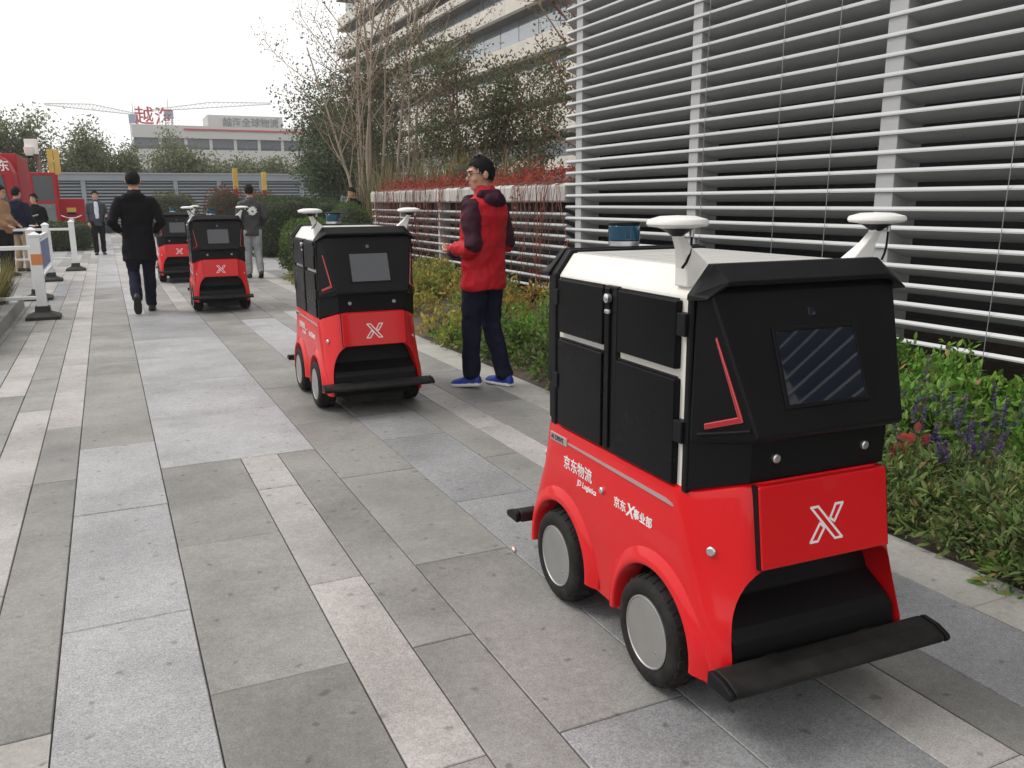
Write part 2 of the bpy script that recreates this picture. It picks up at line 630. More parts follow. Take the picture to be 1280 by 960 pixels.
def slab_mesh(w, l, ty):
    key = (round(w, 3), round(l, 3), ty)
    if key not in slab_cache:
        gp, ch = 0.0022, 0.003
        a, c = w / 2 - gp, l / 2 - gp
        r0 = [(-a, -c, -0.03), (a, -c, -0.03), (a, c, -0.03), (-a, c, -0.03)]
        r1 = [(-a, -c, -ch), (a, -c, -ch), (a, c, -ch), (-a, c, -ch)]
        r2 = [(-a + ch, -c + ch, 0), (a - ch, -c + ch, 0), (a - ch, c - ch, 0), (-a + ch, c - ch, 0)]
        slab_cache[key] = MB().loft([r0, r1, r2]).mesh('paving_slab', TY[ty])
    return slab_cache[key]


def vis_size(s):
    xc, yc = (s[0] + s[1]) / 2, (s[2] + s[3]) / 2
    d = 0.416 * xc + 0.885 * yc
    if d < 0.6 or s[3] < 0.9:
        return -1
    u = (0.904 * xc - 0.427 * yc) / d
    if abs(u) > 0.68:
        return 0
    return (s[1] - s[0]) * (s[3] - s[2]) / d ** 3


SLABS.sort(key=vis_size, reverse=True)
rs = random.Random(3)
for s in SLABS[:290]:
    w, l = s[1] - s[0], s[3] - s[2]
    o = link('paving_slab', slab_mesh(w, l, s[4]), pav)
    o.location = ((s[0] + s[1]) / 2, (s[2] + s[3]) / 2, rs.uniform(-0.0012, 0.0012))
    o.rotation_euler = (rs.uniform(-.0012, .0012), rs.uniform(-.0012, .0012), rs.uniform(-.0008, .0008))
rest = {}
for s in SLABS[290:]:
    rest.setdefault(s[4], []).append(s)
for ty, ss in rest.items():
    m = MB()
    for s in ss:
        z = rs.uniform(-0.0012, 0.0012)
        m.box(s[0] + .0025, s[1] - .0025, s[2] + .0025, s[3] - .0025, -0.03, z)
    stuff(m.build('distant_paving', TY[ty], pav))

# ------------------------------------------------------------------ planting bed soil
rg = np.random.default_rng(5)
nx, ny = 14, 90
vs, fs = [], []
for j in range(ny):
    for i in range(nx):
        x = 2.87 + (4.72 - 2.87) * i / (nx - 1)
        y = -2.0 + 17.2 * j / (ny - 1)
        z = -0.02 if i == 0 else 0.03 + 0.10 * i / (nx - 1) + rg.uniform(-.015, .015)
        vs.append((x, y, z))
for j in range(ny - 1):
    for i in range(nx - 1):
        a = j * nx + i
        fs.append((a, a + 1, a + nx + 1, a + nx))
bed = MB().add(vs, fs).build('flowerbed_soil', 'soil', smooth=True)
structure(bed)

# ================================================================== DELIVERY ROBOT
def round_poly(pts, r, n=4):
    """round the corners of a closed 3-D polygon"""
    out = []
    N = len(pts)
    for i in range(N):
        p, a, c = Vector(pts[i]), Vector(pts[i - 1]), Vector(pts[(i + 1) % N])
        u, w = (a - p), (c - p)
        rr = min(r, u.length * 0.45, w.length * 0.45)
        q0, q1 = p + u.normalized() * rr, p + w.normalized() * rr
        for k in range(n + 1):
            t = k / n
            out.append(tuple(q0 * (1 - t) ** 2 + p * 2 * t * (1 - t) + q1 * t * t))
    return out


def boolean_cut(o, cutters):
    cs = []
    for c in cutters:
        co = link('cutter', c.mesh('cutter'))
        cs.append(co)
        m = o.modifiers.new('cut', 'BOOLEAN')
        m.operation = 'DIFFERENCE'
        m.solver = 'EXACT'
        m.object = co
    bake(o)
    for co in cs:
        me = co.data
        bpy.data.objects.remove(co)
        bpy.data.meshes.remove(me)


WY = (-0.285, 0.302)
WZ, WR = 0.166, 0.166


def make_robot():
    root = thing('delivery_robot', 'robot', 'robot')
    # ---- red lower shell
    rings = []
    for z, zn, w, s, nx_, ny_ in ((0.135, 0.135, 0.318, 0.570, 0.295, 0.600), (0.22, 0.22, 0.326, 0.560, 0.285, 0.603), (0.33, 0.33, 0.330, 0.510, 0.25, 0.600),
                                  (0.46, 0.46, 0.330, 0.445, 0.224, 0.588), (0.60, 0.645, 0.328, 0.412, 0.221, 0.560), (0.622, 0.668, 0.324, 0.408, 0.219, 0.555), (0.630, 0.676, 0.312, 0.402, 0.214, 0.546)):
        pts = [(-w, -s, z), (-nx_, -ny_, zn), (nx_, -ny_, zn), (w, -s, z), (w, s, z), (nx_, ny_, zn), (-nx_, ny_, zn), (-w, s, z)]
        rings.append(round_poly(pts, 0.045, 4))
    body = MB().loft(rings).build('body', 'red_paint', root)
    cut = []
    for sx in (-1, 1):
        for y in WY:
            n = 28
            ring = lambda x: [(x, y + 0.203 * math.cos(2 * PI * i / n), WZ - 0.004 + 0.203 * math.sin(2 * PI * i / n)) for i in range(n)]
            cut.append(MB().loft([ring(sx * 0.20), ring(sx * 0.45)]))
    half = [(-0.290, 0.05), (-0.290, 0.16)]
    for k in range(15):
        a = R(90.0 * k / 14)
        half.append((-0.150 - 0.140 * math.cos(a) ** 0.8, 0.16 + 0.302 * math.sin(a) ** 0.8))
    prof = half + [(-a, z) for a, z in reversed(half)]
    for sy in (-1, 1):
        cut.append(MB().prism(prof, sy * 0.445, sy * 0.75))
    boolean_cut(body, cut)
    body.data.materials.clear()
    body.data.materials.append(MATS['red_paint'])
    body.data.polygons.foreach_set('use_smooth', [True] * len(body.data.polygons))
    body.data.set_sharp_from_angle(angle=R(32))
    # ---- flared fenders round the arches
    for sx in (-1, 1):
        for y in WY:
            n = 26
            pr = ((0.199, -0.06), (0.199, 0.012), (0.2025, 0.0155), (0.210, 0.0165), (0.222, 0.0130), (0.236, 0.006), (0.248, 0.000), (0.258, -0.007))
            rg_ = []
            for i in range(n + 1):
                a = R(-4 + 188 * i / n)
                rg_.append([(sx * (0.330 + h), y + r * math.cos(a), WZ - 0.004 + r * math.sin(a)) for r, h in pr])
            MB().loft(rg_, caps=True, closed=True).build('fender', 'red_paint', root, smooth=50)
            arc = [R(4 + 172 * i / 20) for i in range(21)]
            ww = MB().loft([[(sx * xx, y + 0.2015 * math.cos(a), WZ - 0.004 + 0.2015 * math.sin(a)) for a in arc] for xx in (0.206, 0.312)], caps=False, closed=False)
            ww.add([(sx * 0.206, y + 0.2015 * math.cos(a), WZ - 0.004 + 0.2015 * math.sin(a)) for a in arc], [tuple(range(21))])
            ww.build('wheel_well', 'black_dusty', root)
    # ---- chassis, skirts, bumpers
    ch = MB()
    ch.box(-0.19, 0.19, -0.55, 0.55, 0.075, 0.150)
    for y in WY:
        ch.lathe([(0.024, -0.25), (0.024, 0.25)], 10, 'x', (0, y, WZ))
    ch.build('chassis', 'black_dusty', root)
    for sy in (-1, 1):
        p = [(sy * 0.42, 0.50), (sy * 0.452, 0.47), (sy * 0.475, 0.335), (sy * 0.555, 0.285), (sy * 0.578, 0.262), (sy * 0.592, 0.170), (sy * 0.570, 0.125), (sy * 0.42, 0.125)]
        MB().prism(p, -0.276, 0.276, 'x').build('skirt', 'black_plastic', root, bevel=0.006)
        p = [(sy * 0.598, 0.182), (sy * 0.598, 0.218), (sy * 0.608, 0.224), (sy * 0.655, 0.219), (sy * 0.692, 0.204), (sy * 0.697, 0.192), (sy * 0.688, 0.180)]
        bp = MB().prism(p, -0.352, 0.352, 'x').build('bumper', 'black_dusty', root, bevel=0.007)
        for sx in (-1, 1):
            MB().prism([(a * 1.001 + (0.002 if a > 0 else -0.002), z + 0.001) for a, z in p], sx * 0.354, sx * 0.371, 'x').build('bumper_end_cap', 'black_plastic', bp, bevel=0.005)
        for sx in (-1, 1):
            br = MB().box(sx * 0.16 - 0.02, sx * 0.16 + 0.02, min(sy * 0.52, sy * 0.60), max(sy * 0.52, sy * 0.60), 0.185, 0.212)
            br.build('bumper_bracket', 'black_dusty', bp)
    # ---- wheels
    for sx in (-1, 1):
        for y in WY:
            w = bpy.data.objects.new('wheel', None)
            COL.objects.link(w)
            w.parent = root
            w.location = (sx * 0.296, y, WZ)
            w.scale = (1.0, 1.022, 1.022)
            t = MB().lathe([(0.095, sx * -0.06), (0.136, sx * -0.060), (0.150, sx * -0.050), (0.1555, sx * -0.03), (0.157, sx * 0.0), (0.1555, sx * 0.03), (0.152, sx * 0.044), (0.145, sx * 0.054),
                            (0.136, sx * 0.059), (0.120, sx * 0.060), (0.112, sx * 0.057), (0.104, sx * 0.052), (0.095, sx * 0.050)], 44, 'x')
            nb = 26
            for k in range(nb):
                for side in (-1, 1):
                    a0 = 2 * PI * k / nb + (0.10 if side > 0 else 0)
                    vs = []
                    for (xx, da, rr) in ((0.004, 0.0, .150), (0.047, 0.10, .146), (0.047, 0.235, .146), (0.004, 0.135, .150),
                                         (0.004, 0.0, .1622), (0.047, 0.10, .1545), (0.047, 0.235, .1545), (0.004, 0.135, .1622)):
                        a = a0 + da
                        vs.append((side * xx, rr * math.cos(a), rr * math.sin(a)))
                    t.add(vs, [(0, 1, 2, 3), (4, 7, 6, 5), (0, 4, 5, 1), (1, 5, 6, 2), (2, 6, 7, 3), (3, 7, 4, 0)])
            t.build('tyre', 'rubber', w, smooth=35)
            h = MB().lathe([(0.094, sx * 0.0), (0.1045, sx * 0.050), (0.1040, sx * 0.0565), (0.100, sx * 0.0580), (0.0975, sx * 0.0555), (0.06, sx * 0.0580), (0.0, sx * 0.0595)], 44, 'x')
            h.lathe([(0.0035, sx * 0.05), (0.0035, sx * 0.0600)], 8, 'x', (0, -0.055, -0.035))
            h.build('hubcap', 'hub_grey', w, smooth=40)
    # ---- white cabin
    pf = [(-0.312, 0.60), (-0.312, 1.138), (-0.262, 1.208), (0.262, 1.208), (0.312, 1.138), (0.312, 0.60)]
    cabn = MB().prism(pf, -0.392, 0.362).build('cabin', 'cabin_white', root, bevel=0.006)
    rf = MB()
    for k in range(7):
        x0 = -0.25 + k * 0.0716
        rf.box(x0, x0 + 0.0695, -0.385, 0.355, 1.204, 1.2115)
    rf.build('roof_panel', 'roof_grey', cabn, bevel=0.0012, seg=1)
    for sx in (-1, 1):
        X0, X1 = (sx * 0.300, sx * 0.331)
        xa, xb = min(X0, X1), max(X0, X1)
        for (a, c, z0, z1) in ((0.034, 0.336, 0.952, 1.128), (0.036, 0.336, 0.632, 0.928), (-0.354, -0.052, 0.946, 1.126), (-0.357, -0.048, 0.630, 0.920)):
            d = MB().box(xa, xb, a, c, z0, z1).build('locker_door', 'black_door', root, bevel=0.004)
            # rubber seal seen along the top edge
            MB().box(sx * 0.322 - 0.004, sx * 0.322 + 0.004, a + 0.004, c - 0.004, z1 + 0.0015, z1 + 0.006).build('door_seal', 'black_plastic', d)
        bar = MB().box(min(sx * .30, sx * .327), max(sx * .30, sx * .327), -0.045, 0.031, 0.628, 1.134).build('lock_bar', 'black_plastic', root, bevel=0.004)
        MB().box(min(sx * .31, sx * .334), max(sx * .31, sx * .334), -0.012, 0.018, 0.640, 1.128).build('bar_cover', 'black_door', bar, bevel=0.003)
        MB().lathe([(0.0, sx * 0.346), (0.010, sx * 0.346), (0.014, sx * 0.343), (0.014, sx * 0.33)], 16, 'x', (0, -0.006, 1.098)).build('lock', 'steel', bar, smooth=40)
        MB().box(min(sx * .33, sx * .342), max(sx * .33, sx * .342), -0.020, 0.006, 1.052, 1.066).build('latch', 'steel', bar, bevel=0.004)
        for z in (1.068, 0.785):
            MB().box(min(sx * .31, sx * .336), max(sx * .31, sx * .336), -0.400, -0.362, z - 0.030, z + 0.030).build('hinge', 'black_plastic', root, bevel=0.003)
            MB().box(min(sx * .31, sx * .336), max(sx * .31, sx * .336), 0.330, 0.360, z - 0.026, z + 0.026).build('hinge', 'black_plastic', root, bevel=0.003)
    # ---- black end frames (front and rear heads)
    for sy in (-1, 1):
        fr = [(-0.326, 0.622), (-0.326, 1.142), (-0.270, 1.219), (0.270, 1.219), (0.326, 1.142), (0.326, 0.622)]
        y0, y1 = (-0.416, -0.392) if sy < 0 else (0.362, 0.398)
        MB().prism(fr, y0, y1).build('end_frame', 'black_plastic', root, bevel=0.006)
        yb = sy * (0.4165 if sy < 0 else 0.3985)

        def hring(z, w, s, nx_, ny_, zn=None):
            zn = z if zn is None else zn
            return [(-w, yb, z), (-w, sy * s, z), (-nx_, sy * ny_, zn), (nx_, sy * ny_, zn), (w, sy * s, z), (w, yb, z)]
        MB().loft([hring(0.634, 0.320, 0.420, 0.222, 0.545, 0.678), hring(0.80, 0.320, 0.422, 0.224, 0.547)]).build('lower_fascia', 'black_plastic', root, bevel=0.010, seg=3)
        fas = MB().loft([hring(0.762, 0.320, 0.425, 0.236, 0.578, 0.792), hring(0.778, 0.323, 0.428, 0.239, 0.586, 0.806), hring(1.150, 0.316, 0.428, 0.300, 0.458), hring(1.172, 0.313, 0.424, 0.296, 0.444)]).build('fascia', 'black_plastic', root, bevel=0.018, seg=4)
        # visor
        v0 = [(-0.334, 1.132), (-0.333, 1.146), (-0.272, 1.222), (0.272, 1.222), (0.333, 1.146), (0.334, 1.132), (0.285, 1.160), (-0.285, 1.160)]
        v1 = [(-0.327, 1.140), (-0.324, 1.147), (-0.262, 1.182), (0.262, 1.182), (0.324, 1.147), (0.327, 1.140), (0.262, 1.170), (-0.262, 1.170)]
        MB().loft([[(a, sy * 0.400, z) for a, z in v0], [(a, sy * 0.425, z) for a, z in v0], [(a, sy * 0.478, z) for a, z in v1]]).build('visor', 'black_plastic', root, bevel=0.005, seg=3)
        # helper frame on the fascia slope
        top, bot = Vector((0, sy * 0.458, 1.150)), Vector((0, sy * 0.586, 0.806))
        up = (top - bot).normalized()
        side = Vector((1 if sy < 0 else -1, 0, 0))
        nrm = side.cross(up)

        def on_slope(u, v, h):       # v measured along the slope from the fascia's lower edge
            return bot + side * u + up * v + nrm * h

        def slope_box(u0, u1, v0_, v1_, h0, h1):
            vs = [on_slope(u, v, h) for h in (h0, h1) for v in (v0_, v1_) for u in (u0, u1)]
            return MB().add(vs, [(0, 2, 3, 1), (4, 5, 7, 6), (0, 1, 5, 4), (2, 6, 7, 3), (0, 4, 6, 2), (1, 3, 7, 5)])
        if sy < 0:
            bz = MB()
            for args in ((-0.140, -0.127, 0.062, 0.272), (0.127, 0.140, 0.062, 0.272), (-0.127, 0.127, 0.062, 0.074), (-0.127, 0.127, 0.260, 0.272)):
                s_ = slope_box(*args, -0.004, 0.0045)
                bz.add(s_.v, s_.f)
            bz.build('screen_bezel', 'black_plastic', fas, bevel=0.002)
            slope_box(-0.127, 0.127, 0.074, 0.260, -0.004, 0.0012).build('screen', 'screen_glass', fas)
            cm = slope_box(-0.011, 0.011, 0.297, 0.319, -0.002, 0.002).build('camera_window', 'screen_glass', fas, bevel=0.001)
        # lamps on the chamfered cheeks
        for sx in (-1, 1):
            A0, A1 = Vector((sx * 0.323, sy * 0.428, 0.778)), Vector((sx * 0.316, sy * 0.428, 1.150))
            B0, B1 = Vector((sx * 0.239, sy * 0.586, 0.806)), Vector((sx * 0.300, sy * 0.458, 1.150))

            def cheek(u, v, h=0.0):
                a, c = A0.lerp(A1, v), B0.lerp(B1, v)
                nn = (B0 - A0).cross(A1 - A0).normalized()
                if nn.x * sx < 0:
                    nn = -nn
                return a.lerp(c, u) + nn * h
            def bar_(p, q, wv, h0, h1):
                d = Vector((q[0] - p[0], q[1] - p[1]))
                nn = Vector((-d.y, d.x)).normalized() * wv
                vs = []
                for h in (h0, h1):
                    for (a, c) in ((p[0] - nn.x, p[1] - nn.y), (p[0] + nn.x, p[1] + nn.y), (q[0] + nn.x, q[1] + nn.y), (q[0] - nn.x, q[1] - nn.y)):
                        vs.append(cheek(a, c, h))
                return vs, [(0, 1, 2, 3), (4, 7, 6, 5), (0, 4, 5, 1), (1, 5, 6, 2), (2, 6, 7, 3), (3, 7, 4, 0)]
            # round reflectors
            MB().lathe([(0.0, sy * 0.556), (0.009, sy * 0.556), (0.012, sy * 0.553), (0.012, sy * 0.54)], 16, 'y', (sx * 0.148, 0, 0.735)).build('reflector', 'steel', root, smooth=40)
            p = Vector((sx * 0.291, sy * 0.492, 0.485))
            n2 = Vector((sx * 0.85, sy * 0.52, 0.05)).normalized()
            q = n2.to_track_quat('Z', 'Y').to_matrix()
            pr = [(0.013, -0.008), (0.013, 0.006), (0.010, 0.009), (0.0, 0.0095)]
            rgs = [[p + q @ Vector((r * math.cos(2 * PI * i / 16), r * math.sin(2 * PI * i / 16), h)) for i in range(16)] for r, h in pr]
            MB().loft(rgs).build('marker_light', 'steel', root, smooth=40)
            if sy > 0:
                continue
            lm = MB()
            lm.add(*bar_((0.70, 0.70), (0.83, 0.135), 0.036, -0.002, 0.006))
            lm.add(*bar_((0.86, 0.135), (0.22, 0.085), 0.022, -0.002, 0.006))
            lm.build('lamp', 'lamp_red', fas, bevel=0.0025)
            ld = MB()
            ld.add(*bar_((0.95, 0.055), (0.10, 0.03), 0.012, -0.004, 0.010))
            ld.build('lamp_ledge', 'black_plastic', fas, bevel=0.004)
        # ---- red hatch with the X emblem
        if True:
            hz0, hz1 = 0.458, 0.672
            def hatch(u, t, h):    # t 0..1 bottom to top
                return (u, sy * (0.594 + (0.563 - 0.594) * t + h), hz0 + (hz1 - hz0) * t)
            hv = [hatch(u, t, h) for h in (-0.02, 0.006) for t in (0, 1) for u in (-0.2135, 0.2135)]
            hat = MB().add(hv, [(0, 2, 3, 1), (4, 5, 7, 6), (0, 1, 5, 4), (2, 6, 7, 3), (0, 4, 6, 2), (1, 3, 7, 5)]).build('hatch', 'red_paint', root, bevel=0.005, seg=3)
            gv = [hatch(u, t, h) for h in (-0.02, 0.0015) for t in (-0.004, 0.998) for u in (-0.2165, 0.2165)]
            MB().add(gv, [(0, 2, 3, 1), (4, 5, 7, 6), (0, 1, 5, 4), (2, 6, 7, 3), (0, 4, 6, 2), (1, 3, 7, 5)]).build('hatch_gap', 'black_plastic', root)
            em = MB()
            # two leaning strokes, each drawn as an outline
            polys = [[(-0.050, 0.045), (-0.026, 0.045), (0.050, -0.045), (0.026, -0.045)],
                     [(0.012, 0.010), (0.026, 0.045 - 0.012), (0.032, 0.045), (0.056, 0.045), (0.026, 0.0)],
                     [(-0.056, -0.045), (-0.032, -0.045), (-0.008, -0.012), (-0.022, 0.001)]]
            dirx = 1 if sy < 0 else -1
            for poly in polys:
                for i in range(len(poly)):
                    p, q = Vector(poly[i]), Vector(poly[(i + 1) % len(poly)])
                    d = (q - p).normalized()
                    p, q = p - d * 0.002, q + d * 0.002
                    nn = Vector((-d.y, d.x)) * 0.0031
                    vs = []
                    for h in (0.004, 0.0068):
                        for w in (p - nn, p + nn, q + nn, q - nn):
                            vs.append(hatch(w.x * dirx, 0.44 + w.y / 0.214, h))
                    em.add(vs, [(0, 1, 2, 3), (4, 7, 6, 5), (0, 4, 5, 1), (1, 5, 6, 2), (2, 6, 7, 3), (3, 7, 4, 0)])
            em.build('emblem', 'print_white', hat)
    # ---- lettering and trim on both sides
    for sx in (-1, 1):
        xs = sx * 0.3308
        rot = (PI / 2, 0, -PI / 2 if sx < 0 else PI / 2)
        f = -1 if sx < 0 else 1         # reading direction in y
        lettering('京东物流', 0.050, 'print_white', root, (xs, -f * 0.285 if sx < 0 else -0.285, 0.497), rot, bold=0.0003)
        lettering('JD Logistics', 0.027, 'print_white', root, (xs, 0.185 if sx < 0 else -0.185, 0.462), rot, bold=0.0004, shear=0.2)
        lettering('京东', 0.036, 'print_white', root, (xs, -0.055 if sx < 0 else 0.055, 0.472), rot, bold=0.0004)
        lettering('X', 0.056, 'print_white', root, (xs, -0.128 if sx < 0 else 0.128, 0.466), rot, bold=0.0012, shear=0.25)
        lettering('事业部', 0.034, 'print_white', root, (xs, -0.168 if sx < 0 else 0.168, 0.472), rot, bold=0.0005)
        st = MB()
        st.prism([(f * 0.37, 0.573), (-f * 0.255, 0.581), (-f * 0.255, 0.586), (f * 0.33, 0.585), (f * 0.36, 0.580)], xs - sx * 0.004, xs + sx * 0.0022, 'x')
        st.build('trim_strip', 'strip_grey', root)
        pl = MB().box(min(xs - sx * 0.004, xs + sx * 0.002), max(xs - sx * 0.004, xs + sx * 0.002), min(-f * .385, -f * .262), max(-f * .385, -f * .262), 0.569, 0.597).build('name_plate', 'strip_grey', root, bevel=0.001, seg=1)
        lettering('AI DRIVE', 0.024, 'print_black', pl, (xs + sx * 0.0022, -f * 0.378, 0.575), rot, bold=0.0006)
        MB().lathe([(0.0, sx * 0.339), (0.008, sx * 0.339), (0.011, sx * 0.336), (0.011, sx * 0.325)], 16, 'x', (0, 0.017, 0.495)).build('marker_light', 'steel', root, smooth=40)
    # ---- antennas
    for sx in (-1, 1):
        an = bpy.data.objects.new('antenna', None)
        COL.objects.link(an)
        an.parent = root
        an.location = (sx * 0.272, -0.350, 1.16)

        def q4(cx, cy, z, a, c):
            return [(sx * (cx - a), cy - c, z), (sx * (cx + a), cy - c, z), (sx * (cx + a), cy + c, z), (sx * (cx - a), cy + c, z)]
        MB().loft([q4(-0.004, 0.012, 0.0, 0.042, 0.030), q4(0.002, 0.010, 0.048, 0.040, 0.026), q4(0.038, 0.004, 0.098, 0.019, 0.015), q4(0.058, 0.0, 0.128, 0.013, 0.013), q4(0.060, 0.0, 0.142, 0.013, 0.013)]).build('mast', 'antenna_white', an, bevel=0.004)
        MB().lathe([(0.018, 0.136), (0.024, 0.145), (0.052, 0.152), (0.074, 0.155), (0.078, 0.160), (0.078, 0.166), (0.074, 0.172), (0.045, 0.180), (0.0, 0.182)], 36, 'z', (sx * 0.062, 0, 0)).build('disc', 'antenna_white', an, smooth=35)
        MB().lathe([(0.014, 0.130), (0.030, 0.142), (0.045, 0.1505), (0.0, 0.1505)], 20, 'z', (sx * 0.062, 0, 0)).build('disc_mount', 'black_plastic', an, smooth=35)
        cx = sx * 0.062
        MB().tube([(cx + 0.040, -0.006, 0.152), (cx + 0.040, -0.006, 0.112), (cx + 0.034, -0.010, 0.086), (cx + 0.018, -0.020, 0.066), (cx - 0.002 if sx < 0 else cx, -0.030, 0.052)], 0.0035, n=6).build('cable', 'black_plastic', an, smooth=True)
        MB().tube([(cx + 0.040, -0.006, 0.150), (cx + 0.040, -0.006, 0.128)], 0.0065, n=8).build('connector', 'steel', an, smooth=50)
    # ---- lidar on the rear roof
    cap = MB()
    cap.loft([[(-0.16, 0.40, 1.150), (0.16, 0.40, 1.150), (0.12, 0.545, 1.150), (-0.12, 0.545, 1.150)], [(-0.16, 0.40, 1.222), (0.16, 0.40, 1.222), (0.12, 0.545, 1.214), (-0.12, 0.545, 1.214)]])
    cap.build('lidar_base', 'black_plastic', root, bevel=0.006)
    ld = bpy.data.objects.new('lidar', None)
    COL.objects.link(ld)
    ld.parent = root
    ld.location = (0, 0.475, 1.222)
    MB().lathe([(0.055, 0.0), (0.055, 0.016), (0.0, 0.016)], 28).build('base_ring', 'steel', ld, smooth=35)
    MB().lathe([(0.053, 0.016), (0.0565, 0.02), (0.0565, 0.068), (0.053, 0.072)], 32).build('window', 'lidar_blue', ld, smooth=35)
    MB().lathe([(0.0565, 0.072), (0.0565, 0.080), (0.050, 0.084), (0.0, 0.084)], 28).build('cap', 'black_plastic', ld, smooth=35)
    return root


ROBOTS = 'red and black delivery robots driving in a line'
rb = make_robot()
spots = [((1.652, 2.127), -2.0, 'red delivery robot with white cabin next to the purple flowers'),
         ((1.545, 5.97), -1.0, 'red delivery robot beside the man in the red jacket'),
         ((1.30, 12.05), -2.0, 'red delivery robot in front of the man in pale jeans'),
         ((1.14, 16.75), -1.0, 'last red delivery robot of the line, partly behind the next robot')]
for i, ((x, y), a, lab) in enumerate(spots):
    o = rb if i == 0 else copy_tree(rb)
    o.location = (x, y, 0)
    o.rotation_euler = (0, 0, R(a))
    tag(o, lab, 'robot', ROBOTS)

# ================================================================== LOUVRED BUILDING
LX = 4.80
lb = thing('louvred_building', 'building wall of pale metal louvre slats with dark gaps beside the flowerbed', 'building', (LX, 4.0, 0))
SP, ZB = 0.1247, 0.425
SLAT = [(0.0, 0.0), (0.0, 0.010), (0.014, 0.027), (0.024, 0.025), (0.185, -0.052), (0.185, -0.062), (0.178, -0.062)]


def slat_mesh(length):
    return MB().prism([(a, z) for a, z in SLAT], -length / 2, length / 2, 'y').mesh('slat', 'slat_metal')


Y0, Y1 = -6.0, 8.74
sm = slat_mesh(Y1 - Y0)
NS = 46
for k in range(NS):
    o = link('slat', sm, lb)
    o.location = (0.0, (Y0 + Y1) / 2 - 4.0, ZB + k * SP)
TOPZ = ZB + NS * SP
for y, w in ((8.47, 0.13), (6.40, 0.13), (4.27, 0.15), (2.15, 0.15), (0.0, 0.15), (-2.2, 0.15), (-4.4, 0.15)):
    MB().box(0.016, 0.25, y - 4 - w / 2, y - 4 + w / 2, -0.05, TOPZ).build('post', 'post_metal', lb, bevel=0.004)
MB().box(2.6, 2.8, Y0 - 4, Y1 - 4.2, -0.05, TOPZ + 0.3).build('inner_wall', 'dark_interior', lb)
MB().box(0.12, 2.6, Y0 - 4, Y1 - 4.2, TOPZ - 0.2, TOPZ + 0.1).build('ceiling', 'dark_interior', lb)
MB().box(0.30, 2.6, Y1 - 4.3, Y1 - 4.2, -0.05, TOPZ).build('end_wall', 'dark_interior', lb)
MB().box(0.12, 2.6, Y0 - 4, Y1 - 4.2, -0.05, 0.18).build('plinth', 'soil', lb)
for y, dx in ((6.20, 0.05), (5.29, 0.02), (4.73, 0.04), (3.30, 0.10)):
    MB().tube([(-0.012, y - 4 + dx, 0.2), (-0.010, y - 4 + dx * 0.5, 1.6), (-0.010, y - 4, 3.2), (-0.008, y - 4 - dx * 0.4, TOPZ)], 0.0026, n=5).build('cable', 'cable', lb)

# ------------------------------------------------------------------ low louvred garden wall with coping
lw = thing('garden_wall', 'low white coped wall with horizontal louvre slats and creeper over it', 'wall', (LX, 12.8, 0))
W0, W1 = 8.76, 16.75
sm2 = slat_mesh(W1 - W0)
for k in range(8):
    o = link('slat', sm2, lw)
    o.location = (0.02, (W0 + W1) / 2 - 12.8, ZB - 0.10 + k * SP * 1.02)
nseg = 6
for i in range(nseg):
    a = W0 + (W1 - W0) * i / nseg
    c = W0 + (W1 - W0) * (i + 1) / nseg - 0.008
    pr = [(0.02, 1.36), (0.0, 1.38), (0.0, 1.545), (0.03, 1.58), (0.42, 1.58), (0.42, 1.36)]
    MB().prism(pr, a - 12.8, c - 12.8, 'y').build('coping_block', 'white_wall', lw, bevel=0.01)
for y in (15.0, 13.0, 11.0, 16.6):
    MB().box(0.036, 0.22, y - 12.8 - 0.04, y - 12.8 + 0.04, -0.05, 1.36).build('post', 'post_metal', lw)
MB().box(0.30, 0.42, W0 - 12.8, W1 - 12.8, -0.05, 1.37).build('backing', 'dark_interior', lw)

# ================================================================== OFFICE BUILDING
OX, OY0, OY1 = 28.0, 44.0, 109.0
ob = thing('office_building', 'tall office block with cream stone bands and ribbon windows behind the trees', 'building', (OX, 76.0, 0))
MB().box(1.2, 20, OY0 - 76, OY1 - 77.5, 0, 33).build('core', 'frame_dark', ob)
levels = [(3.5, 4.35, 5.95), (5.95, 7.7, 8.3), (8.3, 10.2, 11.35), (11.35, 12.5, 14.7), (14.7, 15.75, 17.2), (17.2, 17.9, 18.9), (18.9, 20.6, 22.0), (22.0, 23.2, 25.4), (25.4, 26.6, 29.0), (29.0, 30.2, 33.0)]
PW = 3.25
npan = int((OY1 - OY0) / PW)
pc = {}
for li, (z0, z1, z2) in enumerate(levels):
    proj = 0.0 if z0 > 5 else 0.6
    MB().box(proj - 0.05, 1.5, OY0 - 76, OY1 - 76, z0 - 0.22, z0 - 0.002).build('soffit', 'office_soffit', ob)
    for i in range(npan):
        y = OY0 + PW * i - 76
        key = ('s', round(z1 - z0, 2))
        if key not in pc:
            pc[key] = MB().box(0, 0.35, 0.012, PW - 0.012, 0, z1 - z0).mesh('stone_panel', 'office_stone')
        o = link('stone_panel', pc[key], ob)
        o.location = (proj, y, z0)
        key = ('g', round(z2 - z1, 2), li == 0)
        if key not in pc:
            pc[key] = MB().box(0, 0.06, 0.05, PW - 0.05, 0.0, z2 - z1 - 0.23).mesh('pane', 'office_glass_dark' if li == 0 else 'office_glass')
        o = link('pane', pc[key], ob)
        o.location = (1.08, y, z1)
MB().box(0.3, 1.5, OY0 - 76, OY1 - 76, 0, 3.2).build('ground_floor', 'frame_dark', ob)
# the end wall seen past the corner
for li, (z0, z1, z2) in enumerate(levels):
    MB().box(0.4, 18, OY1 - 76 - 0.6, OY1 - 76 + 0.02, z0 - 0.1, z1).build('end_band', 'office_stone', ob)

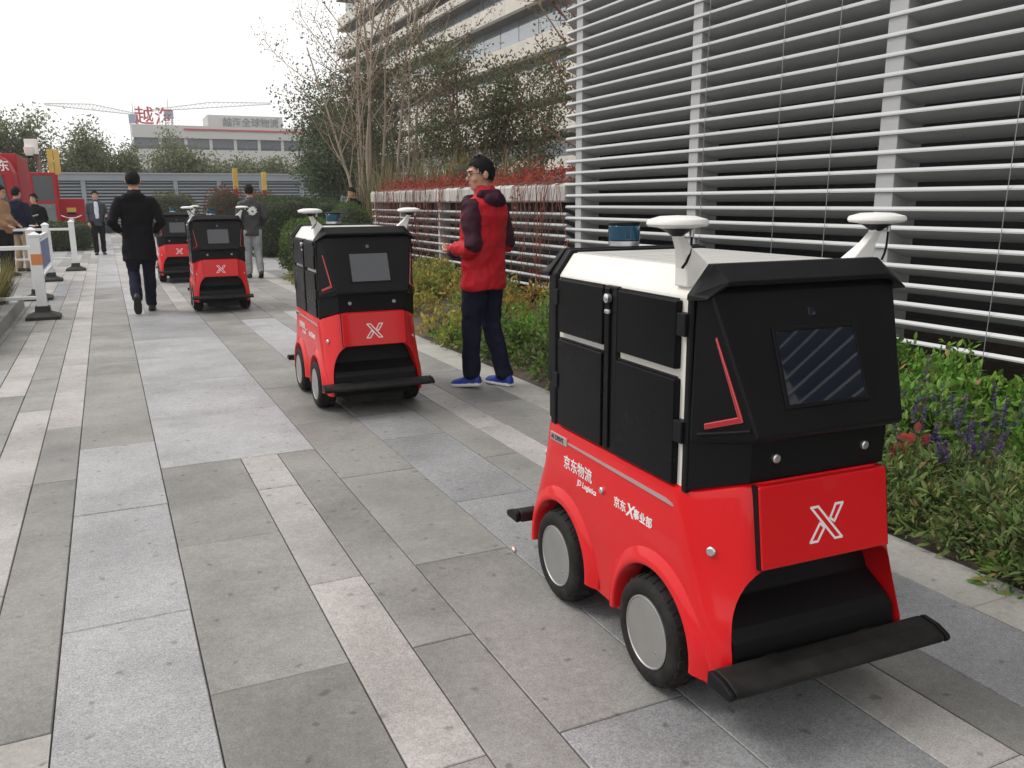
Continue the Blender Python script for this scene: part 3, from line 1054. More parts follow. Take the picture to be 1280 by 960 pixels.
# ================================================================== FAR LOUVRED FENCE BUILDING
fb = thing('fence_building', 'long low blue-grey louvred enclosure below the row of trees', 'building', (3.0, 46.0, 0), R(-1.2))
px = -12.0
while px < 12.5:
    MB().box(px, px + 2.05, 0.10, 0.16, 0.0, 2.62).build('back_panel', 'fence_dark', fb)
    pm = MB()
    for k in range(15):
        z = 0.25 + k * 0.15
        pm.prism([(0.0, z), (0.0, z + 0.05), (0.06, z + 0.085), (0.07, z + 0.06)], px + 0.10, px + 1.95, 'x')
    stuff(pm.build('louvre_panel', 'fence_blue', fb))
    MB().box(px - 0.10, px + 0.10, -0.06, 0.06, 0.0, 2.62).build('post', 'fence_blue', fb)
    px += 2.05
MB().box(-12.2, 12.6, -0.10, 0.25, 2.46, 2.78).build('top_beam', 'fence_blue', fb)
MB().box(-12.2, 12.6, -0.16, 0.25, 2.78, 2.83).build('cap_rail', 'post_metal', fb)
# raised far wing
fb2 = thing('fence_wing', 'grey-blue louvred wing turning away at the end of the enclosure', 'building', (15.4, 45.0, 0), R(-14))
for k in range(6):
    x = k * 2.4
    MB().box(x, x + 2.4, 0.1, 0.2, 0, 2.6).build('back_panel', 'fence_dark', fb2)
    pm = MB()
    for j in range(11):
        z = 0.6 + j * 0.17
        pm.prism([(0.0, z), (0.0, z + 0.05), (0.06, z + 0.085), (0.07, z + 0.06)], x + 0.08, x + 2.32, 'x')
    stuff(pm.build('louvre_panel', 'fence_blue', fb2))
    MB().box(x - 0.08, x + 0.08, -0.05, 0.08, 0, 2.6).build('post', 'fence_blue', fb2)
MB().box(-0.1, 14.5, -0.1, 0.25, 2.4, 2.72).build('top_beam', 'fence_blue', fb2)

# ================================================================== FAR WHITE BUILDING WITH ROOF SIGNS
FY = 150.0
fw = thing('warehouse', 'far white warehouse with dark ribbon windows and signs above its roof', 'building', (0, FY, 0))
fs_ = FY / 130.0
Z = lambda z: CAMZ + (z - CAMZ) * fs_
Xf = lambda x: x * fs_
MB().box(Xf(4.6), Xf(42), 0, 40, 0, Z(8.7)).build('wall', 'far_wall', fw)
MB().box(Xf(4.4), Xf(42), -0.3, 0.6, Z(10.2), Z(11.9)).build('parapet', 'far_wall', fw)
MB().box(Xf(11), Xf(42), -0.5, 0.0, Z(11.30), Z(11.50)).build('red_stripe', 'print_red', fw)
MB().box(Xf(4.6), Xf(42), 0.3, 40, Z(8.7), Z(10.2)).build('core', 'frame_dark', fw)
x = 4.8
while x < 42:
    MB().box(Xf(x), Xf(x + 2.9), 0.12, 0.25, Z(9.0), Z(10.2)).build('window', 'far_window', fw)
    MB().box(Xf(x + 2.9), Xf(x + 3.3), 0.02, 0.25, Z(8.7), Z(10.2)).build('pier', 'far_wall', fw)
    x += 3.3
MB().box(Xf(4.6), Xf(42), -0.1, 0.02, Z(5.2), Z(6.0)).build('lower_window_band', 'far_window', fw)
MB().box(Xf(14.9), Xf(25.6), 6, 14, Z(11.0), Z(13.95)).build('roof_block', 'far_wall', fw)
lettering('越海全球物流', 1.35 * fs_, 'print_dim', fw, (Xf(16.9), 5.9, Z(12.5)), (PI / 2, 0, 0), bold=0.02, thick=0.02)
sg = thing('roof_sign', 'big red roof sign characters standing above the white warehouse', 'sign', (Xf(4.9), FY + 1.0, Z(11.9)))
for k, chx in enumerate('越海'):
    lettering(chx, 2.5 * fs_, 'print_red', sg, (k * Xf(2.55), 0, 0.35), (PI / 2, 0, 0), name='character', bold=0.03, thick=0.1)
for k in range(4):
    MB().tube([(0.2 + k * 1.75, 0.25, -0.25), (0.2 + k * 1.75, 0.25, 2.9)], 0.05, n=5).build('support', 'crane_white', sg)


def crane(name, label, X, Y, zj, xl, xr, zl, zr):
    c = thing(name, label, 'crane', (X, Y, 0), group='tower cranes beyond the warehouse')
    m = MB()
    for sx in (-0.9, 0.9):
        for sy in (-0.9, 0.9):
            m.tube([(sx, sy, 0), (sx, sy, zj)], 0.14, n=4)
    for k in range(int(zj / 2.2)):
        z = k * 2.2
        m.tube([(-0.9, -0.9, z), (0.9, -0.9, z + 2.2)], 0.08, n=4)
        m.tube([(0.9, -0.9, z), (-0.9, -0.9, z + 2.2)], 0.08, n=4)
    stuff(m.build('mast', 'crane_white', c))
    j = MB()
    n = 26
    P = lambda t, h: (xl + (xr - xl) * t, 0, zj + zl + (zr - zl) * t + h)
    j.tube([P(0, 0), P(1, 0)], 0.16, n=4)
    j.tube([P(0, 0.35), P(0.5, 1.5), P(1, 0.35)], 0.14, n=4)
    for k in range(n):
        t0, t1 = k / n, (k + 1) / n
        hh = lambda t: 0.35 + 1.15 * (1 - abs(2 * t - 1))
        j.tube([P(t0, 0), P((t0 + t1) / 2, hh((t0 + t1) / 2))], 0.07, n=3)
        j.tube([P((t0 + t1) / 2, hh((t0 + t1) / 2)), P(t1, 0)], 0.07, n=3)
    stuff(j.build('jib', 'crane_white', c))
    MB().box(-1.2, 1.2, -1.3, -0.2, zj - 2.4, zj - 0.2).build('cabin', 'crane_blue', c)
    MB().tube([(0, 0, zj), (0, 0, zj + 3.0)], 0.2, 0.1, n=4).build('tower_peak', 'crane_white', c)
    return c


# positions measured along the view rays at 260 m
s2 = 260 / 130.0
ZZ = lambda z: CAMZ + (z - CAMZ) * s2
crane('tower_crane', 'pale tower crane whose long jib reaches out over the fence trees', 4.75 * s2, 260, ZZ(13.2), -10.5 * s2, 0.6 * s2, 1.6, -0.2)
crane('tower_crane', 'tower crane with its jib above the grey rooftop billboard block', 9.3 * s2, 262, ZZ(14.0), -2.3 * s2, 14.0 * s2, -0.5, 2.6)

# ================================================================== RED TRUCK, OPEN DOOR, TRICYCLE
tk = thing('red_truck', 'red delivery truck cab with white characters above its windscreen', 'truck', (-3.98, 31.0, 0))
pf = [(-1.55, 0.55), (-1.55, 2.3), (-1.45, 2.70), (-1.2, 2.85), (1.2, 2.85), (1.40, 2.72), (1.52, 2.35), (1.55, 0.55)]
cabb = MB().prism(pf, 0.0, 1.6).build('cab', 'red_paint_dull', tk, bevel=0.05, seg=3)
MB().prism([(-1.32, 1.35), (-1.25, 2.28), (1.25, 2.28), (1.36, 1.35)], -0.03, 0.02).build('windscreen', 'truck_glass', cabb, bevel=0.02)
lettering('JD京东', 0.36, 'print_white', cabb, (0.38, -0.012, 2.42), (PI / 2, 0, 0), bold=0.006)
MB().box(-1.5, 1.55, 1.75, 6.5, 0.75, 3.0).build('cargo_box', 'red_paint_dull', tk, bevel=0.03)
MB().box(-1.55, 1.55, -0.12, 0.05, 0.42, 0.68).build('bumper', 'black_dusty', tk, bevel=0.03)
for sx in (-1, 1):
    w_ = MB().lathe([(0.2, -0.12), (0.40, -0.12), (0.42, -0.08), (0.42, 0.08), (0.40, 0.12), (0.2, 0.12)], 24, 'x', (sx * 1.3, 0.9, 0.42)).build('wheel', 'rubber', tk, smooth=40)
    MB().lathe([(0.0, sx * 0.1), (0.2, sx * 0.125), (0.21, sx * 0.10)], 20, 'x', (sx * 1.3, 0.9, 0.42)).build('rim', 'hub_grey', w_, smooth=40)
    MB().box(sx * 1.1 - 0.2, sx * 1.1 + 0.2, -0.04, 0.03, 0.80, 1.0).build('headlight', 'print_dim', cabb, bevel=0.03)
dr = MB()
for (a, c, z0, z1) in ((0, 0.075, 0.60, 2.35), (0.63, 0.72, 0.60, 2.35), (0.075, 0.63, 2.26, 2.35), (0.075, 0.63, 1.40, 1.48), (0.075, 0.63, 0.60, 0.70)):
    dr.box(a, c, 0, 0.06, z0, z1)
do = dr.build('door', 'red_paint_dull', tk, bevel=0.012)
do.location = (1.97, -0.1, 0)
do.rotation_euler = (0, 0, R(-4))
MB().box(0.075, 0.63, 0.02, 0.035, 1.48, 2.26).build('window', 'truck_glass', do)
MB().box(0.075, 0.63, 0.012, 0.05, 0.70, 1.40).build('door_card', 'truck_grey', do, bevel=0.01)
MB().box(0.40, 0.52, -0.012, 0.015, 1.27, 1.31).build('handle', 'print_dim', do, bevel=0.006)

tr = thing('cargo_tricycle', 'small red cargo tricycle with handlebars parked beside the open truck door', 'tricycle', (-0.98, 31.3, 0))
MB().box(-0.36, 0.40, 0.55, 1.7, 0.72, 1.55).build('cargo_box', 'red_paint_dull', tr, bevel=0.02)
MB().box(-0.13, 0.14, 0.53, 0.55, 1.12, 1.26).build('plate', 'yellow_paint', tr)
MB().box(-0.12, 0.13, 0.522, 0.53, 1.04, 1.10).build('plate_holder', 'black_dusty', tr)
MB().tube([(-0.30, 0.05, 1.02), (-0.12, -0.02, 0.94), (0.12, -0.02, 0.94), (0.30, 0.05, 1.02)], 0.018, n=6).build('handlebar', 'steel', tr, smooth=True)
MB().lathe([(0.0, -0.08), (0.09, -0.07), (0.10, 0.0), (0.05, 0.08), (0, 0.09)], 16, 'y', (0, -0.1, 0.84)).build('headlight', 'steel', tr, smooth=40)
MB().tube([(0, -0.03, 0.94), (0, -0.18, 0.35)], 0.03, n=6).build('fork', 'black_dusty', tr)
for (wx, wy) in ((0, -0.2), (-0.36, 1.2), (0.36, 1.2)):
    MB().lathe([(0.18, -0.04), (0.26, -0.045), (0.28, 0), (0.26, 0.045), (0.18, 0.04)], 20, 'x', (wx, wy, 0.28)).build('wheel', 'rubber', tr, smooth=40)
MB().box(-0.25, 0.25, -0.05, 0.55, 0.32, 0.42).build('footboard', 'black_dusty', tr)
MB().box(-0.2, 0.2, 0.2, 0.55, 0.42, 0.80).build('seat', 'black_dusty', tr, bevel=0.03)

# ================================================================== POSTS WITH YELLOW CLADDING, CAMERA POLE
def yellow_post(X, Y, h, zb, label, pair=False):
    t = thing('clad_post', label, 'post', (X, Y, 0), group='yellow clad posts')
    MB().box(-0.07, 0.07, -0.07, 0.07, 0, zb).build('red_base', 'red_paint_dull', t, bevel=0.01)
    for k in range(2 if pair else 1):
        dx = (-0.105 if k == 0 else 0.105) if pair else 0
        MB().box(dx - 0.095, dx + 0.095, -0.06, 0.06, zb + 0.002, h).build('yellow_cladding', 'yellow_paint', t, bevel=0.008)


yellow_post(-1.52, 36.5, 3.36, 2.45, 'pair of yellow clad posts above the open truck door', True)
yellow_post(4.83, 36.0, 2.72, 1.9, 'yellow clad post with red base by the red-leaved bush')
yellow_post(6.35, 38.5, 2.66, 1.9, 'yellow clad post next to the dark louvres and clipped hedge')
cp = thing('camera_pole', 'white box camera on a brown pole above the truck roof', 'camera', (-2.05, 34.2, 0))
MB().tube([(0.16, 0, 0), (0.16, 0, 3.05)], 0.07, n=8).build('pole', 'bark_red', cp, smooth=True)
MB().box(-0.20, 0.20, -0.2, 0.15, 3.05, 3.55).build('housing', 'antenna_white', cp, bevel=0.02)
MB().lathe([(0.0, 2.98), (0.10, 3.0), (0.14, 3.1), (0.15, 3.28), (0.0, 3.3)], 20, 'z', (-0.08, -0.25, 0)).build('dome', 'antenna_white', cp, smooth=40)
MB().lathe([(0.0, 2.90), (0.07, 2.92), (0.09, 2.98), (0, 2.99)], 16, 'z', (-0.06, -0.25, 0)).build('lens', 'black_plastic', cp, smooth=40)

# ================================================================== WHITE PLASTIC BARRIERS
def barrier_post(par, x, h=1.0, tape=False):
    p = MB().box(x - 0.055, x + 0.055, -0.055, 0.055, 0.10, h)
    p.loft([[(x - .065, -.065, h), (x + .065, -.065, h), (x + .065, .065, h), (x - .065, .065, h)], [(x - .065, -.065, h + .02), (x + .065, -.065, h + .02), (x + .065, .065, h + .02), (x - .065, .065, h + .02)], [(x - .01, -.01, h + .055), (x + .01, -.01, h + .055), (x + .01, .01, h + .055), (x - .01, .01, h + .055)]])
    po = p.build('post', 'barrier_white', par)
    f = MB().loft([[(x - .19, -.19, 0), (x + .19, -.19, 0), (x + .19, .19, 0), (x - .19, .19, 0)], [(x - .19, -.19, .04), (x + .19, -.19, .04), (x + .19, .19, .04), (x - .19, .19, .04)],
                   [(x - .085, -.085, .09), (x + .085, -.085, .09), (x + .085, .085, .09), (x - .085, .085, .09)], [(x - .08, -.08, .16), (x + .08, -.08, .16), (x + .08, .08, .16), (x - .08, .08, .16)]])
    f.build('foot', 'barrier_foot', par, bevel=0.008)
    if tape:
        MB().box(x - 0.058, x + 0.058, -0.058, 0.058, 0.66, 0.79).build('orange_tape', 'tape_orange', po)


def barrier(label, loc, rz, length, n, banner=False, ends=(True, True), tape=False):
    t = thing('plastic_barrier', label, 'barrier', loc, rz, 'white plastic crowd barriers on the paving')
    if ends[0]:
        barrier_post(t, 0.0, tape=tape)
    if ends[1]:
        barrier_post(t, length)
    for z, h in ((0.84, 0.05), (0.24, 0.04)):
        MB().box(0.056, length - 0.056, -0.025, 0.025, z, z + h).build('rail', 'barrier_white', t, bevel=0.006)
    for k in range(n):
        x = length * (k + 1) / (n + 1)
        MB().box(x - 0.02, x + 0.02, -0.014, 0.014, 0.281, 0.839).build('picket', 'barrier_white', t, bevel=0.004)
    if banner:
        MB().box(length * 0.04, length * 0.96, -0.034, -0.018, 0.36, 0.82).build('banner', 'banner_blue', t)
        MB().box(length * 0.04, length * 0.96, -0.040, -0.0345, 0.80, 0.83).build('banner_hem', 'barrier_white', t)


barrier('white barrier beside the ornamental grass, orange tape on its post', (-0.80, 11.85, 0), PI, 2.0, 3, tape=True)
barrier('white barrier panel with a blue banner lined up along the path', (-1.0, 14.3, 0), PI / 2, 3.4, 5, banner=True)
barrier('white open barrier with pickets crossing in front of the low green hedge', (-0.66, 20.3, 0), PI, 2.1, 4)

# ------------------------------------------------------------------ railing behind the hedge
rl = thing('railing', 'dark metal railing with pale pointed tops behind the clipped bushes', 'fence', (6.0, 31.0, 0))
for k in range(26):
    MB().box(k * 0.14, k * 0.14 + 0.055, 0, 0.03, 0.0, 1.45).build('picket', 'post_metal', rl)
MB().box(-0.05, 3.7, -0.02, -0.002, 1.15, 1.22).build('rail', 'frame_dark', rl)
MB().box(-0.05, 3.7, 0.032, 0.10, 0.0, 1.30).build('dark_panel', 'fence_dark', rl)

# ------------------------------------------------------------------ stone planter
pl = thing('planter', 'low grey stone planter holding ornamental grass beside the barrier', 'planter', (-2.2, 11.2, 0))
MB().box(0.86, 1.08, -2.5, 2.0, -0.02, 0.16).build('kerb', 'kerb_stone', pl, bevel=0.012)
MB().box(-2.0, 1.08, 2.002, 2.2, -0.02, 0.16).build('kerb', 'kerb_stone', pl, bevel=0.012)
MB().box(-2.0, 0.858, -2.5, 2.0, -0.02, 0.12).build('soil', 'soil', pl)

# ------------------------------------------------------------------ cigarette end
cg = thing('cigarette_end', 'small white and orange cigarette end lying on the grey slab', 'litter', (1.365, 2.90, 0.006), R(75))
MB().lathe([(0.0, -0.022), (0.005, -0.022), (0.005, 0.008), (0.0, 0.008)], 8, 'x').build('paper', 'cigarette', cg)
MB().lathe([(0.0, 0.0085), (0.0051, 0.0085), (0.0051, 0.024), (0.0, 0.024)], 8, 'x').build('filter', 'tape_orange', cg)

# ================================================================== PLANTS
def mound_leaves(rg, clumps, per, ln, wd, cols, up=0.35, shell=0.72, droop=0.0):
    """leaves over domed clumps (x, y, z0, radius, height)"""
    P, D, U, L_, W_, C = [], [], [], [], [], []
    for (x, y, z0, r, h) in clumps:
        n = int(per * (r / 0.22) ** 2)
        d = rdir(rg, n)
        d[:, 2] = np.abs(d[:, 2])
        k = rg.uniform(shell, 1.06, (n, 1)) ** 0.7
        lump = 1 + 0.18 * np.sin(d[:, :1] * 7 + x * 9) * np.cos(d[:, 1:2] * 6 + y * 7)
        p = np.array([x, y, z0]) + d * k * lump * np.array([r, r, h])
        dd = d * 0.8 + rg.normal(size=(n, 3)) * 0.55 + np.array([0, 0, up])
        dd[:, 2] -= droop * (1 - d[:, 2])
        base = np.array(cols[rg.integers(len(cols))])
        c = tint(rg, base, n, 0.4, 0.16)
        dry = rg.random(n) < 0.035
        c[dry] = tint(rg, (0.30, 0.22, 0.10), int(dry.sum()), 0.3)
        P.append(p)
        D.append(dd)
        U.append(d + np.array([0, 0, 0.7]) + rg.normal(size=(n, 3)) * 0.3)
        s = rg.uniform(0.4, 1.45, n)
        L_.append(ln * s)
        W_.append(wd * s)
        C.append(c)
    cat = np.concatenate
    return cat(P), cat(D), cat(U), cat(L_), cat(W_), cat(C)


rg = np.random.default_rng(21)


def scatter_clumps(n, x0, x1, y0, y1, r0, r1, h0, h1, rise=0.0):
    out = []
    for _ in range(n):
        x, y = rg.uniform(x0, x1), rg.uniform(y0, y1)
        t = (x - 2.86) / 1.9
        out.append((x, y, 0.02 + 0.06 * t, rg.uniform(r0, r1), rg.uniform(h0, h1) * (1 + rise * t)))
    return out


OLIVE = [(0.145, 0.20, 0.065), (0.165, 0.225, 0.075), (0.125, 0.18, 0.06), (0.185, 0.235, 0.095)]
FRESH = [(0.125, 0.25, 0.040), (0.155, 0.285, 0.052), (0.105, 0.22, 0.042), (0.18, 0.30, 0.07)]
GOLD = [(0.34, 0.28, 0.06), (0.28, 0.26, 0.06), (0.19, 0.23, 0.055), (0.30, 0.22, 0.06), (0.16, 0.21, 0.055), (0.24, 0.26, 0.06)]
cl = scatter_clumps(52, 3.02, 3.45, 0.9, 5.4, 0.17, 0.26, 0.18, 0.32) + scatter_clumps(46, 2.92, 3.05, 1.0, 5.6, 0.08, 0.15, 0.08, 0.18)
front = leaf_mesh('front_herbs', *mound_leaves(rg, cl, 760, 0.042, 0.0125, OLIVE, up=0.2), fine=True)
o = link('front_herb_cover', front)
stuff(tag(o, 'olive green narrow-leaved herbs spilling over the paving edge by the purple flowers', 'plants'))
cl = scatter_clumps(95, 3.45, 4.70, 0.3, 5.6, 0.20, 0.30, 0.25, 0.36, rise=0.22)
o = link('green_herb_cover', leaf_mesh('green_herbs', *mound_leaves(rg, cl, 560, 0.043, 0.020, FRESH, up=0.3), fine=True))
stuff(tag(o, 'fresh green leafy ground cover below the louvred building', 'plants'))
cl = scatter_clumps(20, 2.92, 3.1, 5.2, 8.5, 0.09, 0.15, 0.10, 0.2) + scatter_clumps(44, 3.00, 4.72, 5.2, 7.3, 0.18, 0.28, 0.26, 0.40, rise=0.25)
o = link('shrub_cover', leaf_mesh('shrubs', *mound_leaves(rg, cl, 330, 0.047, 0.022, OLIVE + FRESH[:2] + [(0.07, 0.11, 0.03)], up=0.3)))
stuff(tag(o, 'dense green shrub planting behind the man in the red jacket', 'plants'))
cl = scatter_clumps(130, 3.00, 4.74, 6.9, 15.0, 0.20, 0.32, 0.22, 0.36, rise=0.3)
o = link('golden_cover', leaf_mesh('golden_plants', *mound_leaves(rg, cl, 200, 0.060, 0.03, GOLD, up=0.3)))
stuff(tag(o, 'yellowing golden brown ground cover in front of the creeper wall', 'plants'))

# a tuft of weed creeping over the paving
wd_ = thing('weed_tuft', 'small green weed tuft lying out on the pale paving edge', 'plant', (2.87, 1.82, 0))
link('leaves', leaf_mesh('weed', *mound_leaves(rg, [(0, 0, 0.0, 0.11, 0.10), (0.10, 0.1, 0, 0.10, 0.1)], 300, 0.05, 0.018, FRESH, up=0.1), fine=True), wd_)

# purple sage spikes
SAGE = 'purple sage plants in the flowerbed'
for i, (x, y, zt) in enumerate([(3.62, 2.90, 0.47), (3.70, 2.72, 0.46), (3.52, 2.52, 0.44), (3.78, 2.55, 0.50), (3.35, 2.66, 0.40), (3.42, 2.35, 0.42), (3.30, 2.42, 0.36), (3.85, 3.05, 0.52), (3.9, 2.2, 0.52)]):
    t = thing('sage_plant', 'purple flowering sage spike standing among the green herbs', 'plant', (x, y, 0.05), rg.uniform(0, 6), SAGE)
    st = MB()
    P, D, U, L_, W_, C = [], [], [], [], [], []
    for k in range(4):
        a, lean = rg.uniform(0, 6.28), rg.uniform(0.03, 0.14)
        tip = np.array([lean * math.cos(a), lean * math.sin(a), (zt - 0.05) * rg.uniform(0.8, 1.08)])
        st.tube([(0, 0, 0), tuple(tip * np.array([0.4, 0.4, 0.55])), tuple(tip)], 0.003, 0.0015, n=4)
        for j in range(46):
            u = rg.uniform(0.62, 1.0)
            p = tip * np.array([u, u, u])
            aa = rg.uniform(0, 6.28)
            d = np.array([math.cos(aa), math.sin(aa), 0.4])
            P.append(p); D.append(d); U.append([0, 0, 1]); L_.append(0.026 * (1.5 - u)); W_.append(0.014)
            C.append(tint(rg, (0.15, 0.09, 0.23) if rg.random() < 0.75 else (0.10, 0.09, 0.36), 1, 0.35)[0])
    st.build('stem', 'bark_dark', t)
    stuff(link('flowers', leaf_mesh('flowers', P, D, U, L_, W_, C), t))
rp = thing('red_leaf_plant', 'red autumn-leaved creeper shoot among the green herbs', 'plant', (3.33, 2.66, 0.10))
P, D, U, L_, W_, C = [], [], [], [], [], []
for k in range(11):
    a = k * 0.62 + rg.uniform(-.2, .2)
    aa = np.array([0.8, -0.6, 0]) * math.cos(a) + np.array([0.3, 0.4, 0.85]) * math.sin(a)
    P.append(aa * 0.02 + np.array([-0.06 if k > 6 else 0.02, 0.05 if k > 6 else 0, 0.16 + rg.uniform(-.02, .03)])); D.append(aa + rg.normal(size=3) * 0.15); U.append([-0.55, -0.6, 0.55])
    L_.append(rg.uniform(0.05, 0.075)); W_.append(0.032); C.append(tint(rg, (0.34, 0.06, 0.05), 1, 0.3)[0])
link('leaves', leaf_mesh('leaves', P, D, U, L_, W_, C, fine=True), rp)
MB().tube([(0, 0, -0.08), (0.01, 0, 0.15)], 0.004, n=5).build('stem', 'vine_stem', rp)

# ornamental grass tufts in the planter
for i, (x, y) in enumerate([(-1.33, 9.55), (-1.42, 10.2), (-1.30, 10.9), (-1.45, 11.6), (-1.30, 12.3), (-1.75, 10.6), (-1.8, 11.9)]):
    t = thing('ornamental_grass', 'tuft of straw and green ornamental grass in the stone planter', 'grass', (x, y, 0.11), 0, 'ornamental grass tufts')
    n = 420
    a = rg.uniform(0, 2 * PI, n)
    sp = rg.uniform(0.05, 0.6, n)
    ln = rg.uniform(0.35, 0.78, n)
    P = np.stack([0.10 * np.cos(a) * rg.random(n), 0.10 * np.sin(a) * rg.random(n), np.zeros(n)], 1)
    D = np.stack([np.cos(a) * sp, np.sin(a) * sp, np.ones(n)], 1)
    U = np.stack([-np.cos(a), -np.sin(a), np.ones(n) * 0.6], 1)
    C = np.where(rg.random((n, 1)) < 0.6, tint(rg, (0.24, 0.19, 0.075), n, 0.35), tint(rg, (0.11, 0.13, 0.04), n, 0.3))
    link('blades', leaf_mesh('blades', P, D, U, ln, np.full(n, 0.011), C), t)


# ------------------------------------------------------------------ clipped hedges
def hedge(name, label, c, size, n, cols, ln=0.045, e=0.5, lump=0.05, seed=1, cat='hedge', group=None, core=(0.012, 0.018, 0.008)):
    g_ = np.random.default_rng(seed)
    t = thing(name, label, cat, (c[0], c[1], 0), 0, group)
    d = rdir(g_, n)
    sg_ = np.sign(d)
    q = sg_ * np.abs(d) ** e
    q /= np.max(np.abs(q), axis=1)[:, None] ** (1 - e) * 1.0 + 0
    q = d / (np.sum(np.abs(d) ** (2 / e), axis=1)[:, None] ** (e / 2))
    wob = 1 + lump * np.sin(q[:, :1] * 5 + seed) * np.cos(q[:, 1:2] * 4 + q[:, 2:3] * 5)
    p = q * wob * np.array(size) * g_.uniform(0.90, 1.03, (n, 1)) + np.array([0, 0, c[2]])
    keep = p[:, 2] > 0.03
    p, d = p[keep], d[keep]
    m = len(p)
    dd = d + g_.normal(size=(m, 3)) * 0.7 + np.array([0, 0, 0.3])
    base = np.array(cols)[g_.integers(len(cols), size=m)]
    C = np.clip(base * g_.uniform(0.6, 1.35, (m, 1)) * g_.uniform(0.9, 1.1, (m, 3)), .003, .8)
    link('foliage', leaf_mesh('foliage', p, dd, d + g_.normal(size=(m, 3)) * 0.4, ln * g_.uniform(.7, 1.3, m), ln * 0.55 * np.ones(m), C), t)
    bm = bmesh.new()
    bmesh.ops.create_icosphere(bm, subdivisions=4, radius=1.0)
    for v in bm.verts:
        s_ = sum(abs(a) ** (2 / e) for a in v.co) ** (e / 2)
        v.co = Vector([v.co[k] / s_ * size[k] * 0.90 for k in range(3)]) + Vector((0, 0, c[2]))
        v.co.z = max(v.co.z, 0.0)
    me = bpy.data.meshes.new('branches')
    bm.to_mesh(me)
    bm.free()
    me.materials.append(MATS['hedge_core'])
    link('branches', me, t)  # solid dark core filling the inside, so the hedge is not see-through
    return t


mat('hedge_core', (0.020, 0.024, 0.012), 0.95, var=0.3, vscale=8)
DARKG = [(0.070, 0.105, 0.042), (0.085, 0.125, 0.05), (0.060, 0.090, 0.04)]
MIDG = [(0.105, 0.165, 0.045), (0.130, 0.190, 0.055), (0.085, 0.135, 0.04)]
hedge('clipped_hedge', 'dark green clipped rounded hedge behind the man in pale jeans', (4.25, 23.3, 0.72), (0.98, 1.1, 0.78), 9000, DARKG, 0.06, seed=3)
hedge('clipped_hedge', 'second dark green clipped hedge adjoining the railing', (5.5, 24.6, 0.7), (0.8, 0.9, 0.75), 5000, DARKG, 0.06, seed=4)
hedge('leafy_shrub', 'bright green leafy shrub on the bed edge behind the second robot', (3.45, 16.2, 0.50), (0.52, 1.0, 0.56), 5200, MIDG, 0.055, e=0.8, lump=0.12, seed=5, cat='shrub')
hedge('round_bush', 'round clipped green bush at the end of the garden wall', (4.50, 17.3, 0.70), (0.42, 0.5, 0.66), 4200, [(0.085, 0.14, 0.045), (0.10, 0.155, 0.05)], 0.045, e=0.85, seed=6, cat='bush')
hedge('low_hedge', 'low green hedge in front of the red truck and tricycle', (-1.15, 29.4, 0.42), (0.82, 0.65, 0.42), 4200, [(0.065, 0.095, 0.03), (0.085, 0.11, 0.035)], 0.06, e=0.45, seed=7)
hedge('red_bush', 'rusty red leaved bush beyond the robots near a yellow post', (4.05, 33.5, 0.95), (0.75, 0.7, 0.98), 3000, [(0.17, 0.05, 0.03), (0.21, 0.07, 0.04), (0.10, 0.07, 0.03)], 0.07, e=0.9, lump=0.15, seed=8, cat='bush')
hedge('red_bush', 'lower rusty red bush peeping over the dark clipped hedge', (5.55, 34.5, 0.85), (0.62, 0.6, 0.95), 2400, [(0.17, 0.05, 0.03), (0.21, 0.07, 0.04), (0.13, 0.12, 0.05)], 0.07, e=0.9, lump=0.15, seed=9, cat='bush')
hedge('olive_bush', 'loose olive green bush in front of the far enclosure', (2.6, 39.5, 0.85), (1.0, 0.7, 0.95), 2600, [(0.11, 0.12, 0.04), (0.09, 0.10, 0.035)], 0.09, e=0.7, lump=0.15, seed=10, cat='bush')


